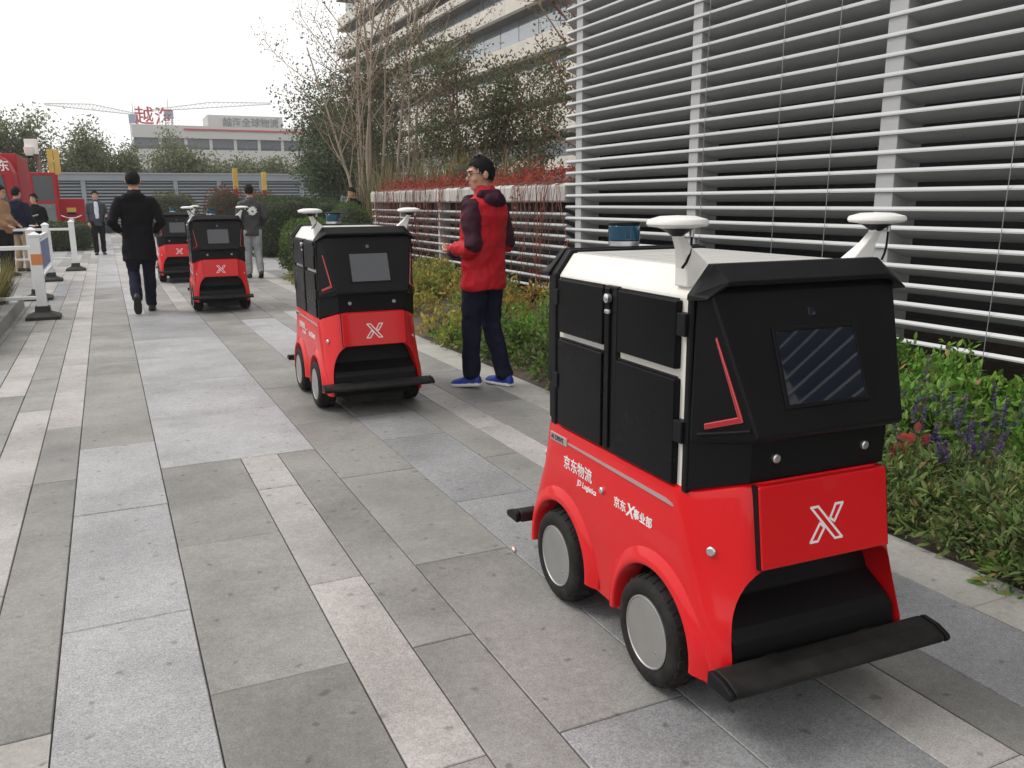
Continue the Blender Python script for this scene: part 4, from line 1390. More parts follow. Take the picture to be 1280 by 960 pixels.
# ------------------------------------------------------------------ trees
def tree(name, label, base, stems, bark, cols, nleaf, leaf, seed, levels=3, trunk_r=0.05, spread=0.3, leafspan=(0.35, 1.0), kids=(5, 4), cluster=0.16, group=None, lenr=0.42, red=0.0, minleafz=0.0, upb=0.25):
    r_ = random.Random(seed)
    g_ = np.random.default_rng(seed)
    t = thing(name, label, 'tree', base, 0, group)
    wood = MB()
    tips = []

    def branch(p, d, length, rad, lev):
        pts = [Vector(p)]
        dd = Vector(d).normalized()
        nseg_ = 5 if lev == 0 else 4
        for k in range(nseg_):
            dd = (dd + Vector((r_.uniform(-1, 1), r_.uniform(-1, 1), r_.uniform(-0.6, 1))) * 0.13 + Vector((0, 0, upb * 0.25))).normalized()
            pts.append(pts[-1] + dd * length / nseg_)
        wood.tube(pts, rad, rad * (0.35 if lev < levels - 1 else 0.25), n=6 if lev == 0 else (4 if lev == 1 else 3))
        if lev >= 1 or levels == 1:
            for k in range(1, len(pts)):
                f_ = k / nseg_
                if f_ >= leafspan[0] or lev == levels - 1:
                    tips.append((pts[k], lev))
        if lev < levels - 1:
            nk = kids[min(lev, len(kids) - 1)]
            for c in range(nk):
                f_ = r_.uniform(0.32 if lev == 0 else 0.25, 0.98)
                ii = min(nseg_ - 1, int(f_ * nseg_))
                q = pts[ii].lerp(pts[ii + 1], f_ * nseg_ - ii)
                a = r_.uniform(0, 2 * PI)
                sd = dd.orthogonal().normalized()
                sd.rotate(Matrix.Rotation(a, 3, dd))
                nd = (dd * r_.uniform(0.5, 0.9) + sd * r_.uniform(0.45, 0.9) * (1 + spread)).normalized()
                branch(q, nd, length * lenr * r_.uniform(0.7, 1.2), rad * 0.42, lev + 1)
    for (dx, dy, dz, ln) in stems:
        branch((r_.uniform(-.12, .12) * min(1, len(stems) - 1), r_.uniform(-.12, .12) * min(1, len(stems) - 1), -0.05), (dx, dy, dz), ln, trunk_r * (ln / 5.0) ** 0.5, 0)
    wood.build('trunk', bark, t, smooth=60)
    if nleaf:
        tp = np.array([p for p, _ in tips])
        idx = g_.integers(len(tp), size=nleaf)
        p = tp[idx] + g_.normal(size=(nleaf, 3)) * cluster
        keep = p[:, 2] > minleafz
        p = p[keep]
        n = len(p)
        d = rdir(g_, n) + np.array([0, 0, -0.25])
        base_ = np.array(cols)[g_.integers(len(cols), size=n)]
        C = np.clip(base_ * g_.uniform(0.6, 1.4, (n, 1)) * g_.uniform(0.88, 1.12, (n, 3)), 0.003, .8)
        link('crown', leaf_mesh('crown', p, d, rdir(g_, n) + np.array([0, 0, 0.8]), leaf * g_.uniform(.6, 1.3, n), leaf * 0.55 * g_.uniform(.7, 1.2, n), C), t)
    return t


TL = [(0.115, 0.135, 0.066), (0.14, 0.155, 0.075), (0.16, 0.16, 0.09), (0.10, 0.11, 0.055)]
BR = [(0.13, 0.075, 0.05), (0.10, 0.07, 0.045), (0.09, 0.08, 0.04)]
EV = [(0.085, 0.115, 0.06), (0.10, 0.13, 0.068), (0.075, 0.10, 0.055)]
BK = [(0.16, 0.20, 0.095), (0.19, 0.22, 0.11), (0.135, 0.165, 0.09), (0.21, 0.21, 0.115)]
# many-stemmed, half bare trees behind the end of the wall
tree('bare_tree', 'many-stemmed pale barked tree almost bare of leaves, leaning out over the path', (5.95, 21.0, 0), [(-0.19, 0.02, 1, 5.4), (-0.10, 0.1, 1, 6.2), (0.02, -0.1, 1, 6.4), (0.13, 0.05, 1, 6.0), (-0.05, -0.05, 1, 6.6), (-0.14, -.1, 1, 5.2)], 'bark_pale', BR, 4200, 0.06, 11, kids=(7, 5), trunk_r=0.042, cluster=0.09, spread=0.1, lenr=0.36, minleafz=2.6, upb=0.5)
tree('bare_tree', 'many-stemmed pale tree with thin straight stems beside the dense leafy trees', (6.55, 20.4, 0), [(0.26, 0.0, 1, 5.2), (0.18, 0.1, 1, 5.8), (-0.10, 0.0, 1, 6.2), (0.34, 0.1, 1, 4.6), (0.06, -0.1, 1, 6.0)], 'bark_pale', BR, 3200, 0.06, 12, kids=(6, 5), trunk_r=0.040, cluster=0.09, spread=0.1, lenr=0.36, minleafz=2.6, upb=0.5)
tree('leafy_tree', 'dense dark leaved tree with red trunks in front of the office block', (7.9, 19.0, 0), [(-0.14, 0, 1, 3.9), (0.05, 0.1, 1, 4.4), (0.18, -0.1, 1, 4.2), (-0.02, -0.1, 1, 4.2)], 'bark_red', TL, 11000, 0.085, 13, kids=(8, 6), trunk_r=0.055, cluster=0.16, spread=0.4, lenr=0.38, minleafz=1.5)
tree('leafy_tree', 'dark leaved tree with open crown behind the red creeper', (9.1, 18.6, 0), [(-0.10, 0, 1, 3.7), (0.12, 0.1, 1, 4.2), (0.22, -0.1, 1, 3.6)], 'bark_red', TL, 6500, 0.085, 14, kids=(8, 6), trunk_r=0.055, cluster=0.15, spread=0.4, lenr=0.38, minleafz=1.5)
tree('leafy_tree', 'tall dark leaved tree whose branches reach across to the louvre corner', (9.4, 16.0, 0), [(-0.05, 0, 1, 6.4), (0.03, -0.06, 1, 6.9), (-0.20, -0.05, 1, 6.2)], 'bark_red', TL, 2400, 0.09, 15, kids=(9, 6), trunk_r=0.06, cluster=0.16, spread=0.45, lenr=0.33, minleafz=2.8)
tree('leafy_tree', 'dark leaved tree between the pale stems and the office block', (6.9, 22.5, 0), [(-0.1, 0, 1, 4.2), (0.1, 0.1, 1, 4.6), (0.2, -0.1, 1, 4.0)], 'bark_dark', TL, 9000, 0.09, 16, kids=(8, 6), trunk_r=0.055, cluster=0.18, spread=0.4, lenr=0.4, minleafz=1.3)
tree('evergreen_tree', 'dense dark evergreen tree behind the pale bare stems', (7.35, 30.0, 0), [(-0.12, 0, 1, 3.7), (0.08, 0.1, 1, 4.1), (0.0, -0.1, 1, 4.2), (-0.25, 0, 1, 3.0)], 'bark_dark', EV, 15000, 0.12, 17, kids=(9, 7), trunk_r=0.07, cluster=0.26, spread=0.5, lenr=0.42, minleafz=1.3)
tree('evergreen_tree', 'second dark evergreen tree further along the hedge', (8.9, 32.5, 0), [(-0.10, 0, 1, 4.0), (0.1, 0.1, 1, 4.4), (0.0, -0.1, 1, 4.2)], 'bark_dark', EV, 11000, 0.12, 18, kids=(9, 7), trunk_r=0.07, cluster=0.26, spread=0.5, lenr=0.42, minleafz=1.3)
# fence row
ROW = 'trees in a row behind the far enclosure'
for i, (x, y, h, n, lab) in enumerate([(-6.6, 52, 7.0, 9000, 'tall dark tree above the red truck roof'), (-4.0, 54, 5.9, 8000, 'dark green tree behind the camera pole'), (-1.3, 56, 5.3, 8000, 'rounded green tree behind the pair of yellow posts'),
                                        (1.5, 57, 5.2, 7000, 'green tree directly beyond the man in the black coat'), (4.2, 56, 5.4, 7000, 'spreading many-stemmed green tree below the red roof sign'), (7.1, 56, 4.7, 7000, 'compact green tree between the roof sign and the billboard block'),
                                        (10.1, 57, 4.7, 6500, 'green tree below the grey billboard block'), (12.3, 55, 4.3, 6000, 'smaller green tree next to the evergreen'), (0.0, 59, 4.0, 5000, 'low green tree in the gap behind the enclosure')]):
    k = h / 5.5
    tree('row_tree', lab, (x, y, 0), [(-0.22, 0, 1, 3.6 * k), (0.2, 0.05, 1, 3.7 * k), (0.0, -0.1, 1, 4.2 * k), (-0.08, 0.15, 1, 3.9 * k)], 'bark_dark', BK if i != 0 else [(0.055, 0.055, 0.035), (0.07, 0.065, 0.04)], int(n * 1.5), 0.19, 40 + i, kids=(7, 5), trunk_r=0.08, cluster=0.32, spread=0.5, lenr=0.42, group=ROW, minleafz=1.9)

# ------------------------------------------------------------------ dry bamboo / reeds behind the wall
n = 3600
x = rg.uniform(5.6, 7.6, n)
y = rg.uniform(14.5, 21.5, n)
P = np.stack([x, y, rg.uniform(0.0, 1.0, n)], 1)
D = np.stack([rg.normal(size=n) * 0.12, rg.normal(size=n) * 0.12, np.ones(n)], 1)
U = np.stack([rg.normal(size=n), rg.normal(size=n), np.zeros(n)], 1)
C = np.where(rg.random((n, 1)) < 0.65, tint(rg, (0.24, 0.20, 0.12), n, 0.35), tint(rg, (0.10, 0.12, 0.045), n, 0.35))
o = link('reeds', leaf_mesh('reeds', P, D, U, rg.uniform(0.8, 1.7, n), np.full(n, 0.028), C))
stuff(tag(o, 'dry straw coloured reeds and bamboo behind the coped wall', 'reeds'))
hedge('yellow_shrub', 'yellow green shrub standing just behind the white coping', (5.75, 14.2, 1.35), (0.38, 0.45, 0.72), 900, [(0.16, 0.18, 0.05), (0.12, 0.15, 0.045), (0.20, 0.15, 0.06)], 0.07, e=1.0, lump=0.25, seed=31, cat='shrub', group=None)
hedge('brown_shrub', 'brownish autumn shrub behind the coping near the louvre corner', (6.35, 12.9, 1.35), (0.45, 0.4, 0.65), 800, [(0.14, 0.11, 0.05), (0.16, 0.10, 0.05), (0.10, 0.11, 0.05)], 0.07, e=1.0, lump=0.25, seed=32, cat='shrub', group=None)

# ------------------------------------------------------------------ red creeper over the wall
cr = thing('red_creeper', 'red Virginia creeper trailing over the white coping and louvre slats', 'creeper', (LX, 12.8, 0))
vm = MB()
rv = random.Random(9)
LP = []
for k in range(150):
    dens = rv.random()
    y = rv.uniform(-4.0, 3.9) if dens < 0.45 else (rv.uniform(-0.2, 3.8) if dens < 0.8 else rv.uniform(-4.0, -2.6))
    x = -0.02 - rv.random() * 0.03
    zend = rv.choice((rv.uniform(0.2, 0.5), rv.uniform(0.25, 0.9), rv.uniform(0.7, 1.4)))
    pts = [(0.30, y + rv.uniform(-.2, .2), 1.60), (0.12, y + rv.uniform(-.1, .1), 1.61), (x, y, 1.56)]
    z = 1.56
    drift = 0.0
    while z > zend:
        z -= rv.uniform(0.10, 0.2)
        drift = 0.7 * drift + rv.uniform(-0.06, 0.06)
        y += drift
        pts.append((x + rv.uniform(-0.02, 0.01), y, z))
        if rv.random() < 0.35:
            LP.append((x - 0.02, y, z))
    vm.tube(pts, rv.uniform(0.003, 0.006), 0.002, n=4)
stuff(vm.build('stems', 'vine_stem', cr))
n = 3800
P = np.stack([rg.uniform(0.10, 0.85, n), rg.uniform(-4.0, 3.9, n), np.zeros(n)], 1)
P[:, 2] = 1.57 + np.abs(rg.normal(size=n)) * 0.055 * (1.2 + np.sin(P[:, 1] * 2.3)) + np.clip(P[:, 0], 0, 1) * 0.12 + np.where(P[:, 1] < -2.9, rg.uniform(0, 0.16, n), 0)
L2 = np.array([LP[i % len(LP)] for i in range(420)]) + rg.normal(size=(420, 3)) * np.array([0.008, 0.04, 0.05])
P = np.concatenate([P, L2])
n = len(P)
C = np.where(rg.random((n, 1)) < 0.7, tint(rg, (0.30, 0.045, 0.035), n, 0.4), tint(rg, (0.24, 0.085, 0.05), n, 0.4))
stuff(link('leaves', leaf_mesh('creeper', P, rdir(rg, n), rdir(rg, n) + np.array([0, 0, 0.8]), rg.uniform(0.03, 0.075, n), rg.uniform(0.015, 0.035, n), C), cr))
MB().box(0.43, 1.2, -4.0, 3.95, 0.0, 1.48).build('planter_soil', 'soil', lw)

# ================================================================== PEOPLE
def sweep(pts, radii, n=14, up=(0, 0, 1)):
    """closed tapering limb through pts; radii are numbers or (a, b) pairs"""
    P = [Vector(p) for p in pts]
    rr = [(r, r) if not isinstance(r, tuple) else r for r in radii]
    # rounded ends
    d0 = (P[0] - P[1]).normalized()
    d1 = (P[-1] - P[-2]).normalized()
    P = [P[0] + d0 * rr[0][0] * 0.55] + P + [P[-1] + d1 * rr[-1][0] * 0.55]
    rr = [(rr[0][0] * 0.55, rr[0][1] * 0.55)] + rr + [(rr[-1][0] * 0.55, rr[-1][1] * 0.55)]
    rings, prev = [], None
    for i, p in enumerate(P):
        d = (P[min(i + 1, len(P) - 1)] - P[max(i - 1, 0)]).normalized()
        if prev is None:
            ref = Vector((1, 0, 0)) if abs(d.x) < 0.8 else Vector((0, 1, 0))
            u = (ref - d * ref.dot(d)).normalized()
        else:
            u = (prev - d * prev.dot(d)).normalized()
        prev = u
        w = d.cross(u)
        rings.append([p + u * rr[i][0] * math.cos(2 * PI * k / n) + w * rr[i][1] * math.sin(2 * PI * k / n) for k in range(n)])
    m = MB()
    m.loft(rings)
    return m


def rings_z(lst, n=20, power=1.0):
    """stack of horizontal ellipses (z, rx, ry, cx, cy)"""
    rings = []
    for (z, rx, ry, cx, cy) in lst:
        rings.append([(cx + rx * math.copysign(abs(math.cos(2 * PI * k / n)) ** power, math.cos(2 * PI * k / n)), cy + ry * math.copysign(abs(math.sin(2 * PI * k / n)) ** power, math.sin(2 * PI * k / n)), z) for k in range(n)])
    return MB().loft(rings)


def ellipsoid(c, r, nu=18, nv=12, rot=None):
    rings = []
    for j in range(nv + 1):
        t = PI * j / nv
        t = min(max(t, 0.05), PI - 0.05)
        ring = []
        for i in range(nu):
            v = Vector((r[0] * math.sin(t) * math.cos(2 * PI * i / nu), r[1] * math.sin(t) * math.sin(2 * PI * i / nu), -r[2] * math.cos(t)))
            if rot is not None:
                v = rot @ v
            ring.append(tuple(v + Vector(c)))
        rings.append(ring)
    return MB().loft(rings)


def hand_pieces(wrist, direction, palm_n, thumb_side, skin, curl=0.5, s=1.0):
    """palm plus five bent fingers"""
    W, D, Nn = Vector(wrist), Vector(direction).normalized(), Vector(palm_n).normalized()
    Nn = (Nn - D * Nn.dot(D)).normalized()
    S = D.cross(Nn).normalized() * thumb_side
    out = [(sweep([W, W + D * 0.045 * s, W + D * 0.085 * s], [(0.026 * s, 0.018 * s), (0.038 * s, 0.016 * s), (0.038 * s, 0.013 * s)], 12), skin)]
    for k, ln in enumerate((0.070, 0.078, 0.072, 0.058)):
        b = W + D * 0.084 * s + S * (0.028 - 0.0185 * k) * s
        c1 = b + (D * math.cos(curl * 0.5) + Nn * math.sin(curl * 0.5)) * ln * 0.5 * s
        c2 = c1 + (D * math.cos(curl * 1.5) + Nn * math.sin(curl * 1.5)) * ln * 0.5 * s
        out.append((sweep([b - D * 0.012, b, c1, c2], [0.0088 * s, 0.009 * s, 0.0082 * s, 0.007 * s], 8), skin))
    tb = W + D * 0.030 * s + S * 0.028 * s
    out.append((sweep([tb, tb + (D * 0.6 + S * 0.7 + Nn * 0.3).normalized() * 0.03 * s, tb + (D * 0.85 + S * 0.55 + Nn * 0.5).normalized() * 0.062 * s], [0.012 * s, 0.0105 * s, 0.008 * s], 8), skin))
    return out


def head_pieces(base, yaw, pitch=0.0, fine=False, s=1.0):
    """base: the point at the top of the neck; returns pieces and the head matrix"""
    M = Matrix.Translation(base) @ Matrix.Rotation(yaw, 4, 'Z') @ Matrix.Rotation(pitch, 4, 'X') @ Matrix.Scale(s, 4)
    pc_ = []

    def add(m, mt):
        m.v = [tuple(M @ Vector(v)) for v in m.v]
        pc_.append((m, mt))
    add(ellipsoid((0, 0.012, 0.122), (0.080, 0.096, 0.106)), 'skin')
    add(rings_z([(-0.005, 0.030, 0.030, 0, -0.050), (0.004, 0.042, 0.046, 0, -0.040), (0.030, 0.056, 0.070, 0, -0.020), (0.070, 0.067, 0.086, 0, -0.006), (0.12, 0.070, 0.086, 0, -0.004)]), 'skin')
    for sx in (-1, 1):
        add(ellipsoid((sx * 0.084, 0.014, 0.095), (0.012, 0.022, 0.034), 10, 8), 'skin')
        add(ellipsoid((sx * 0.038, -0.060, 0.070), (0.026, 0.022, 0.026), 10, 8), 'skin')
    add(sweep([(0, -0.084, 0.115), (0, -0.096, 0.088), (0, -0.105, 0.072)], [0.009, 0.012, 0.015], 10), 'skin')
    add(ellipsoid((0, -0.082, 0.133), (0.055, 0.014, 0.012), 12, 8), 'skin')
    if fine:
        add(ellipsoid((0, -0.090, 0.043), (0.022, 0.007, 0.005), 12, 8), 'lip')
        add(ellipsoid((0, -0.089, 0.034), (0.019, 0.008, 0.005), 12, 8), 'lip')
    return pc_, M


mat('lip', (0.38, 0.16, 0.12), 0.5)


def hair_cap(parent, M, front=0.165, back=0.055, side=0.112, thick=1.07):
    """shell over the skull, cut along a hairline"""
    nu, nv = 40, 26
    bm = bmesh.new()
    grid = []
    for j in range(nv + 1):
        t = PI * j / nv
        row = []
        for i in range(nu):
            a = 2 * PI * i / nu
            k = thick - 0.02 + 0.02 * math.sin(5 * a + j) * 0.5
            row.append(bm.verts.new((0.0835 * k * math.sin(t) * math.cos(a), 0.014 + 0.099 * k * math.sin(t) * math.sin(a), 0.120 + 0.109 * k * math.cos(t))))
        grid.append(row)
    for j in range(nv):
        for i in range(nu):
            vs = [grid[j][i], grid[j][(i + 1) % nu], grid[j + 1][(i + 1) % nu], grid[j + 1][i]]
            c = sum((v.co for v in vs), Vector()) / 4
            f = (c.y - 0.012) / 0.1          # -1 front .. 1 back
            line = front + (side - front) * max(0.0, min(1, (f + 1) * 1.3)) ** 2.2 if f < -0.23 else side + (back - side) * min(1, (f + 0.23) / 0.8)
            if c.z > line:
                bm.faces.new(vs)
    for v in [v for v in bm.verts if not v.link_faces]:
        bm.verts.remove(v)
    bmesh.ops.remove_doubles(bm, verts=bm.verts, dist=0.0005)
    bmesh.ops.recalc_face_normals(bm, faces=bm.faces)
    bm.transform(M)
    me = bpy.data.meshes.new('hair')
    bm.to_mesh(me)
    bm.free()
    me.materials.append(MATS['hair'])
    me.polygons.foreach_set('use_smooth', [True] * len(me.polygons))
    o = link('hair', me, parent)
    sd = o.modifiers.new('thick', 'SOLIDIFY')
    sd.thickness = 0.010
    sd.offset = -0.8
    # short strands that break up the outline
    g_ = np.random.default_rng(3)
    Mi = np.array(M)
    vs = np.array([v.co for v in me.vertices])
    ns = np.array([v.normal for v in me.vertices])
    k = g_.integers(len(vs), size=1500)
    cen = np.array(M @ Vector((0, 0.012, 0.125)))
    out = vs[k] - cen
    out /= np.linalg.norm(out, axis=1)[:, None]
    fw = np.array((M.to_3x3() @ Vector((0, -1, 0))).normalized())
    dn = np.array([0, 0, -1.0]) * (1 - out[:, 2:3]) * 0.9 + fw * np.clip(out[:, 2:3], 0, 1) * 0.5 + out * 0.16 + g_.normal(size=(1500, 3)) * 0.22
    sm = leaf_mesh('strands', vs[k] - out * 0.006, dn, out + g_.normal(size=(1500, 3)) * 0.3, g_.uniform(0.014, 0.026, 1500), np.full(1500, 0.005), np.tile([[0.01, 0.01, 0.01]], (1500, 1)))
    sm.materials.clear()
    sm.materials.append(MATS['hair'])
    stuff(link('strands', sm, o))
    return o


def fuse(pieces, parent, voxel, smooth=4):
    """union all pieces into one continuous skin and hand each face its source's material"""
    allm = MB()
    names = []
    for m, mt in pieces:
        if mt not in names:
            names.append(mt)
        allm.add(m.v, m.f)
    o = allm.build('body', None, parent)
    rm = o.modifiers.new('fuse', 'REMESH')
    rm.mode = 'VOXEL'
    rm.voxel_size = voxel
    sm_ = o.modifiers.new('smooth', 'SMOOTH')
    sm_.factor = 0.5
    sm_.iterations = smooth
    me = bake(o)
    owner = []
    for m, mt in pieces:
        owner += [names.index(mt)] * len(m.f)
    tree_ = BVHTree.FromPolygons(allm.v, allm.f)
    me.materials.clear()
    for nm in names:
        me.materials.append(MATS[nm])
    idx = [owner[tree_.find_nearest(p.center)[2]] for p in me.polygons]
    me.polygons.foreach_set('material_index', idx)
    # creases in the cloth
    amp = 1.0 if voxel < 0.01 else 0.8
    cloth = set()
    for p, k in zip(me.polygons, idx):
        if names[k].startswith('cloth'):
            cloth.update(p.vertices)
    co = np.empty(len(me.vertices) * 3)
    me.vertices.foreach_get('co', co)
    co = co.reshape(-1, 3)
    no = np.empty(len(me.vertices) * 3)
    me.vertices.foreach_get('normal', no)
    no = no.reshape(-1, 3)
    for vi in cloth:
        c = Vector(co[vi])
        a = mnoise.noise((c.x * 7 + c.z * 4, c.y * 7 - c.z * 3, c.z * 8)) * 0.018
        b_ = abs(mnoise.noise((c.x * 11 - c.z * 6, c.y * 11 + 4, c.z * 11 + c.x * 9)))
        low = 1.0 if c.z > 0.7 else 0.75
        co[vi] += no[vi] * (a * amp - b_ * 0.013 * amp + 0.002) * low
    me.vertices.foreach_set('co', co.ravel())
    me.update()
    me.polygons.foreach_set('use_smooth', [True] * len(me.polygons))
    return o


def shoe(ankle, fwd, pitch, upper, sole, s=1.0):
    """a shoe with its sole; fwd is the toe direction on the ground, pitch raises the heel"""
    A = Vector(ankle)
    f = Vector((fwd[0], fwd[1], 0)).normalized()
    f = (f * math.cos(pitch) + Vector((0, 0, -1)) * math.sin(pitch)).normalized()
    sd = Vector((0, 0, 1)).cross(f).normalized()
    u = f.cross(sd)
    if u.z < 0:
        u = -u
    def P(a, b, c):
        return A + f * a * s + sd * b * s + u * c * s
    up_, so_ = [], []
    for a, w, h in ((-0.075, 0.028, 0.055), (-0.055, 0.036, 0.075), (0.0, 0.040, 0.080), (0.055, 0.044, 0.060), (0.11, 0.047, 0.046), (0.160, 0.040, 0.036), (0.185, 0.022, 0.022)):
        zb = -0.060
        up_.append([P(a, w * math.cos(t), zb + (h) * max(0, math.sin(t)) + 0.0) for t in [PI * k / 8 for k in range(9)]])
        so_.append([P(a, w * 1.06, zb + 0.004), P(a, w * 1.08, zb - 0.012), P(a, w * 0.9, zb - 0.022), P(a, -w * 0.9, zb - 0.022), P(a, -w * 1.08, zb - 0.012), P(a, -w * 1.06, zb + 0.004)])
    return [(MB().loft(up_), upper), (MB().loft(so_), sole)]


def person(label, loc, heading, h, top, bottom, pose, shoes=('shoe_black', 'shoe_black'), hem=0.80, sleeve=None, fine=False, coat=None, headyaw=0.0, headpitch=0.0, hands=True, collar=None, upperbody=None, hair_kw=None, belly=0.0, group=None, bulk=1.0):
    """pose: dict of joints in a 1.75 m frame, facing -y, the person's own left at +x"""
    t = thing('person', label, 'person', loc, heading, group)
    s = h / 1.75
    t.scale = (s, s, s)
    pz = dict(hipL=(0.09, 0, 0.90), kneeL=(0.10, -0.01, 0.49), ankL=(0.10, 0.02, 0.085), hipR=(-0.09, 0, 0.90), kneeR=(-0.10, -0.01, 0.49), ankR=(-0.10, 0.02, 0.085),
              shL=(0.170, 0.012, 1.385), elL=(0.235, 0.05, 1.12), wrL=(0.22, -0.06, 0.88), shR=(-0.170, 0.012, 1.385), elR=(-0.235, 0.05, 1.12), wrR=(-0.22, -0.06, 0.88), toeL=(0.1, -1), toeR=(-0.1, -1), pitL=0.0, pitR=0.0)
    pz.update(pose)
    pc_ = []
    sl = sleeve or top
    pc_.append((rings_z([(0.82, 0.155, 0.115, 0, 0), (0.92, 0.165, 0.12, 0, 0), (1.04, 0.150, 0.11, 0, 0)]), bottom))
    for S in 'LR':
        hp, kn, an = (Vector(pz[k + S]) for k in ('hip', 'knee', 'ank'))
        pc_.append((sweep([hp, hp.lerp(kn, 0.5), kn, kn.lerp(an, 0.45), an], [(0.102, 0.112), (0.092, 0.100), (0.074, 0.078), (0.070, 0.074), (0.066, 0.072)]), bottom))
        pc_ += shoe(an, pz['toe' + S], pz['pit' + S], shoes[0], shoes[1])
    wd = 1.0
    tor = [(hem, 0.178, 0.128, 0, 0.0), (hem + 0.02, 0.184, 0.134, 0, 0.0), (0.96, 0.182, 0.132 + belly * 0.6, 0, -belly * 0.5), (1.08, 0.178, 0.128 + belly, 0, -belly), (1.20, 0.188, 0.130, 0, 0.0), (1.31, 0.200, 0.128, 0, 0.01), (1.39, 0.190, 0.112, 0, 0.018), (1.435, 0.140, 0.092, 0, 0.022), (1.465, 0.082, 0.076, 0, 0.02), (1.485, 0.068, 0.068, 0, 0.016)]
    tor = [r for r in tor if r[0] >= hem]
    if hem < 0.75:
        tor = [(hem, 0.205, 0.150, 0, 0), (hem + 0.02, 0.208, 0.152, 0, 0), (0.80, 0.198, 0.142, 0, 0)] + [r for r in tor if r[0] > 0.9]
    tor = [(z, rx * (bulk if z < 1.42 else 1), ry * (bulk if z < 1.42 else 1), cx, cy) for z, rx, ry, cx, cy in tor]
    pc_.append((rings_z(tor), top))
    for S in 'LR':
        sh, el, wr = (Vector(pz[k + S]) for k in ('sh', 'el', 'wr'))
        ab = 1 + (bulk - 1) * 0.35
        m1, m2 = (sl if isinstance(sl, tuple) else (sl, sl))
        pc_.append((sweep([sh, sh.lerp(el, 0.3), sh.lerp(el, 0.75), el], [0.070 * ab, 0.071 * ab, 0.064 * ab, 0.060 * ab]), m1))
        pc_.append((sweep([el, el.lerp(wr, 0.5), el.lerp(wr, 0.93)], [0.059 * ab, 0.054 * ab, 0.044 * ab]), m2))
        if hands:
            d = (wr - el).normalized()
            pn = Vector(pz.get('palm' + S, ((-1 if S == 'L' else 1), 0, 0)))
            pc_ += hand_pieces(wr - d * 0.015, d, pn, pz.get('thumb' + S, 1 if S == 'R' else -1), 'skin', pz.get('curl', 0.6))
    pc_.append((sweep([(0, 0.02, 1.42), (0, 0.008, 1.50), (0, -0.004, 1.56)], [0.058, 0.054, 0.054], 14), 'skin'))
    if collar:
        pc_.append((rings_z([(1.44, 0.092, 0.086, 0, 0.018), (1.475, 0.080, 0.080, 0, 0.012), (1.505, 0.072, 0.074, 0, 0.004)]), collar))
    hp_, M = head_pieces(Vector((0, -0.008, 1.515)), headyaw, headpitch, fine)
    pc_ += hp_
    if upperbody:
        pc_ += upperbody
    fuse(pc_, t, 0.0065 if fine else 0.0125, 3 if fine else 3)
    hair_cap(t, M, **(hair_kw or {}))
    return t, M


def head_part(t, M, m, name, mt, smooth=True):
    m.v = [tuple(M @ Vector(v)) for v in m.v]
    return m.build(name, mt, t, smooth=smooth)


def face_details(t, M, glasses=True):
    for sx in (-1, 1):
        head_part(t, M, ellipsoid((sx * 0.032, -0.0815, 0.108), (0.0125, 0.005, 0.0045), 10, 8), 'eye', 'print_black')
        head_part(t, M, sweep([(sx * 0.014, -0.0955, 0.129), (sx * 0.034, -0.0925, 0.134), (sx * 0.052, -0.080, 0.129)], [0.0035, 0.004, 0.0025], 6), 'eyebrow', 'hair')
    if glasses:
        gp = bpy.data.objects.new('glasses', None)
        COL.objects.link(gp)
        gp.parent = t
        for sx in (-1, 1):
            loop = []
            for k in range(21):
                a = 2 * PI * k / 20
                ca, sa = math.cos(a), math.sin(a)
                loop.append((sx * 0.035 + 0.025 * math.copysign(abs(ca) ** 0.6, ca), -0.104 + 0.008 * ((sx * 0.035 + 0.025 * ca) / 0.06) ** 2, 0.106 + 0.016 * math.copysign(abs(sa) ** 0.6, sa)))
            head_part(gp, M, MB().tube(loop, 0.0024, n=5), 'rim', 'print_black')
            head_part(gp, M, MB().tube([(sx * 0.059, -0.096, 0.112), (sx * 0.080, -0.05, 0.110), (sx * 0.084, 0.012, 0.106)], 0.0018, n=5), 'temple', 'print_black')
        head_part(gp, M, MB().tube([(-0.011, -0.104, 0.110), (0.011, -0.104, 0.110)], 0.0016, n=5), 'bridge', 'print_black')


# --- man in the red jacket
HOOD = [(ellipsoid((0, 0.115, 1.425), (0.125, 0.062, 0.062), 18, 12, Matrix.Rotation(R(-18), 3, 'X')), 'cloth_maroon'),
        (sweep([(0.11, 0.055, 1.47), (0.0, 0.125, 1.475), (-0.11, 0.055, 1.47)], [(0.030, 0.030), (0.036, 0.036), (0.030, 0.030)]), 'cloth_maroon'),
        (rings_z([(1.455, 0.088, 0.088, 0, 0.02), (1.50, 0.078, 0.084, 0, 0.018), (1.535, 0.070, 0.076, 0, 0.02)]), 'cloth_red'),
        (sweep([(0.10, -0.085, 1.40), (0.05, -0.110, 1.43), (-0.05, -0.110, 1.43), (-0.10, -0.085, 1.40)], [0.045, 0.04, 0.04, 0.045]), 'cloth_maroon'),
        (sweep([(0.235, 0.055, 1.06), (0.21, 0.00, 1.045)], [0.050, 0.048]), 'cloth_red')]
CUFFS = [(sweep([(0.145, -0.155, 1.045), (0.105, -0.215, 1.052)], [0.049, 0.047]), 'cloth_maroon'), (sweep([(-0.145, -0.155, 1.045), (-0.105, -0.215, 1.052)], [0.049, 0.047]), 'cloth_maroon')]
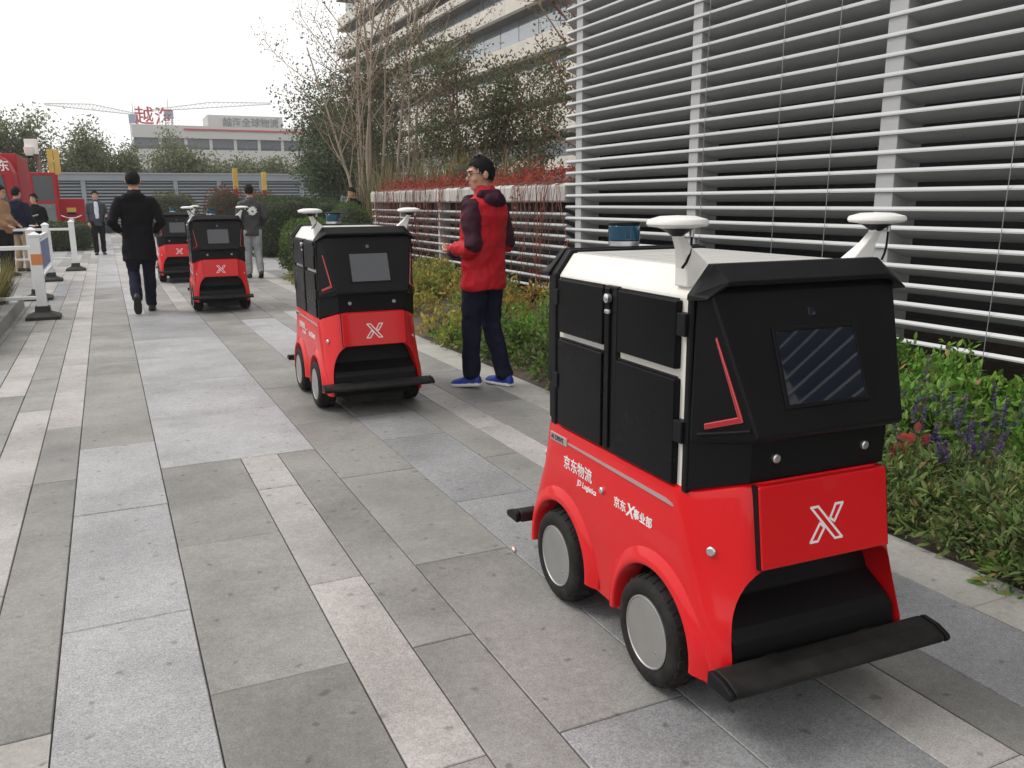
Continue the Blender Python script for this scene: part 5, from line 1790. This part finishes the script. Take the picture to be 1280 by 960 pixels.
pose = dict(elL=(0.250, 0.075, 1.085), wrL=(0.085, -0.255, 1.055), elR=(-0.250, 0.075, 1.085), wrR=(-0.085, -0.255, 1.055),
            kneeL=(0.10, -0.05, 0.49), ankL=(0.10, -0.06, 0.095), kneeR=(-0.09, 0.0, 0.49), ankR=(-0.095, 0.12, 0.085), toeL=(0.1, -1), toeR=(-0.12, -1), pitL=0.12, pitR=0.0, palmL=(-0.4, 0.5, 0.7), palmR=(0.4, 0.5, 0.7), curl=0.9, thumbL=-1, thumbR=1)
man, M = person('man in a red and maroon jacket and glasses standing by the flowerbed', (2.50, 5.80, 0.0), R(-148), 1.70, 'cloth_red', 'cloth_navy', pose, shoes=('shoe_blue', 'sole_white'), hem=0.765, sleeve=('cloth_maroon', 'cloth_red'), fine=True, bulk=1.16, headyaw=R(55), headpitch=R(6), upperbody=HOOD + CUFFS, hair_kw=dict(front=0.172, side=0.100, back=0.05))
face_details(man, M)
# --- man in the long black coat, walking away
HOODB = [(ellipsoid((0, 0.10, 1.41), (0.135, 0.05, 0.07), 18, 12), 'cloth_black'), (rings_z([(1.44, 0.09, 0.09, 0, 0.02), (1.505, 0.075, 0.08, 0, 0.015)]), 'cloth_black')]
person('man in a long black hooded coat walking away along the path', (0.36, 11.95, 0), R(180), 1.80, 'cloth_black', 'cloth_navy',
       dict(kneeL=(0.09, -0.03, 0.50), ankL=(0.09, 0.26, 0.20), toeL=(0.0, -1), pitL=1.15, ankR=(-0.08, -0.10, 0.085), kneeR=(-0.09, -0.09, 0.49), elL=(0.285, 0.07, 1.12), wrL=(0.20, -0.19, 1.0), elR=(-0.285, 0.07, 1.12), wrR=(-0.20, -0.19, 1.0)), hem=0.64, upperbody=HOODB, headyaw=R(-6), hair_kw=dict(front=0.165, side=0.112, back=0.062, thick=1.04))
# --- man in pale jeans, emblem on his back
m3, _ = person('man in a dark jacket with white back print and pale jeans', (2.44, 16.5, 0), R(184), 1.72, 'cloth_grey', 'cloth_jeans',
               dict(kneeL=(0.09, -0.05, 0.50), ankL=(0.09, -0.05, 0.09), kneeR=(-0.09, 0.0, 0.49), ankR=(-0.09, 0.13, 0.12), pitR=0.5, elL=(0.26, 0.06, 1.12), wrL=(0.20, -0.16, 0.98), elR=(-0.26, 0.06, 1.12), wrR=(-0.20, -0.16, 0.98)), hem=0.80, collar='cloth_grey', headyaw=R(-15), hair_kw=dict(front=0.165, side=0.112, back=0.06, thick=1.04))
em = MB()
re_ = random.Random(4)
for k in range(26):
    a = 2 * PI * k / 26 + re_.uniform(-.1, .1)
    r0, r1 = re_.uniform(0.01, 0.05), re_.uniform(0.065, 0.095)
    x0, z0, x1, z1 = r0 * math.cos(a), r0 * math.sin(a), r1 * math.cos(a + 0.3), r1 * math.sin(a + 0.3)
    em.tube([(x0, 0.149, 1.25 + z0), ((x0 + x1) / 2, 0.151, 1.25 + (z0 + z1) / 2), (x1, 0.146, 1.25 + z1)], 0.009, n=5)
em.build('back_print', 'print_white', m3)
# --- man in a suit walking towards us
SUIT = [(sweep([(0.0, -0.130, 1.42), (0.0, -0.139, 1.25), (0.0, -0.142, 1.02)], [(0.060, 0.018), (0.055, 0.016), (0.045, 0.016)]), 'cloth_white'),
        (sweep([(0.27, -0.06, 1.05), (0.29, -0.10, 0.85), (0.27, -0.08, 0.62)], [(0.085, 0.06), (0.10, 0.07), (0.08, 0.05)]), 'cloth_suit')]
m4, M4 = person('man in a grey suit and white shirt with a jacket over his arm', (-0.20, 26.3, 0), R(2), 1.74, 'cloth_suit', 'cloth_black',
                dict(ankL=(0.09, 0.10, 0.085), kneeL=(0.09, 0.0, 0.49), ankR=(-0.10, -0.10, 0.085), kneeR=(-0.1, -0.10, 0.49), elL=(0.25, 0.06, 1.10), wrL=(0.23, -0.20, 1.06)), hem=0.80, upperbody=SUIT)
face_details(m4, M4, False)
# --- the group by the barrier
m5, M5 = person('man in a brown sweater and glasses beside the barrier', (-1.80, 19.3, 0), R(62), 1.75, 'cloth_brown', 'cloth_black', dict(elL=(0.24, 0.06, 1.12), wrL=(0.16, -0.20, 0.98), elR=(-0.24, 0.06, 1.12), wrR=(-0.16, -0.2, 0.98)), hem=0.84, belly=0.04, headpitch=R(8))
face_details(m5, M5)
person('man in dark navy clothes seen from behind beside the brown sweater', (-1.62, 20.6, 0), R(150), 1.74, 'cloth_navy', 'cloth_beige', dict(elR=(-0.24, 0.02, 1.12), wrR=(-0.18, -0.22, 1.0)), hem=0.78, collar='cloth_grey')
WPR = [(sweep([(-0.08, -0.140, 1.22), (0.0, -0.143, 1.20), (0.09, -0.138, 1.23)], [(0.05, 0.014), (0.06, 0.014), (0.05, 0.014)]), 'cloth_jeans')]
m7, M7 = person('woman in a black printed jacket holding a clipboard', (-1.44, 22.6, 0), R(-18), 1.62, 'cloth_black', 'cloth_black', dict(elL=(0.23, 0.05, 1.12), wrL=(0.10, -0.24, 0.99), elR=(-0.23, 0.05, 1.12), wrR=(-0.16, -0.22, 0.97)), hem=0.80, upperbody=WPR, headyaw=R(-8), hair_kw=dict(front=0.17, side=0.06, back=-0.02, thick=1.10))
face_details(m7, M7, False)
cb = thing('clipboard', 'white clipboard held by the woman in the black jacket', 'clipboard', (-1.56, 22.22, 0.90), R(-18))
MB().box(-0.17, 0.15, -0.11, 0.11, 0.0, 0.012).build('board', 'print_white', cb)
MB().box(-0.04, 0.04, 0.085, 0.105, 0.0125, 0.022).build('clip', 'steel', cb)
# --- man behind the bush with a pole
m8, M8 = person('man in black behind the round bush carrying a wooden pole', (5.30, 20.0, 0), R(-60), 1.72, 'cloth_black', 'cloth_black', dict(elL=(0.23, 0.0, 1.15), wrL=(0.12, -0.26, 1.20), elR=(-0.23, 0.0, 1.14), wrR=(-0.10, -0.28, 1.22)), hem=0.80, headpitch=R(10))
face_details(m8, M8, False)
pw = thing('wooden_pole', 'slanting wooden pole carried by the man behind the round bush', 'pole', (4.55, 19.75, 0.55))
MB().tube([(0, 0, 0), (0.42, -0.02, 0.62), (0.62, -0.02, 1.02)], 0.018, n=8).build('shaft', 'wood_pole', pw, smooth=True)
MB().lathe([(0.021, -0.02), (0.021, 0.06), (0.0, 0.065)], 10, 'z', (0, 0, 0)).build('end_cap', 'print_white', pw)

# ================================================================== HAZE
hz = MB().box(-160, 160, -30, 330, -1.2, 60).build('haze', 'mortar')
hz.data.materials.clear()
hm = bpy.data.materials.new('haze')
hm.use_nodes = True
for nd in list(hm.node_tree.nodes):
    if nd.type != 'OUTPUT_MATERIAL':
        hm.node_tree.nodes.remove(nd)
pv = hm.node_tree.nodes.new('ShaderNodeVolumePrincipled')
pv.inputs['Color'].default_value = (0.92, 0.93, 0.95, 1)
pv.inputs['Density'].default_value = 0.0010
pv.inputs['Anisotropy'].default_value = 0.2
hm.node_tree.links.new(pv.outputs[0], hm.node_tree.nodes['Material Output'].inputs['Volume'])
hz.data.materials.append(hm)
stuff(hz)
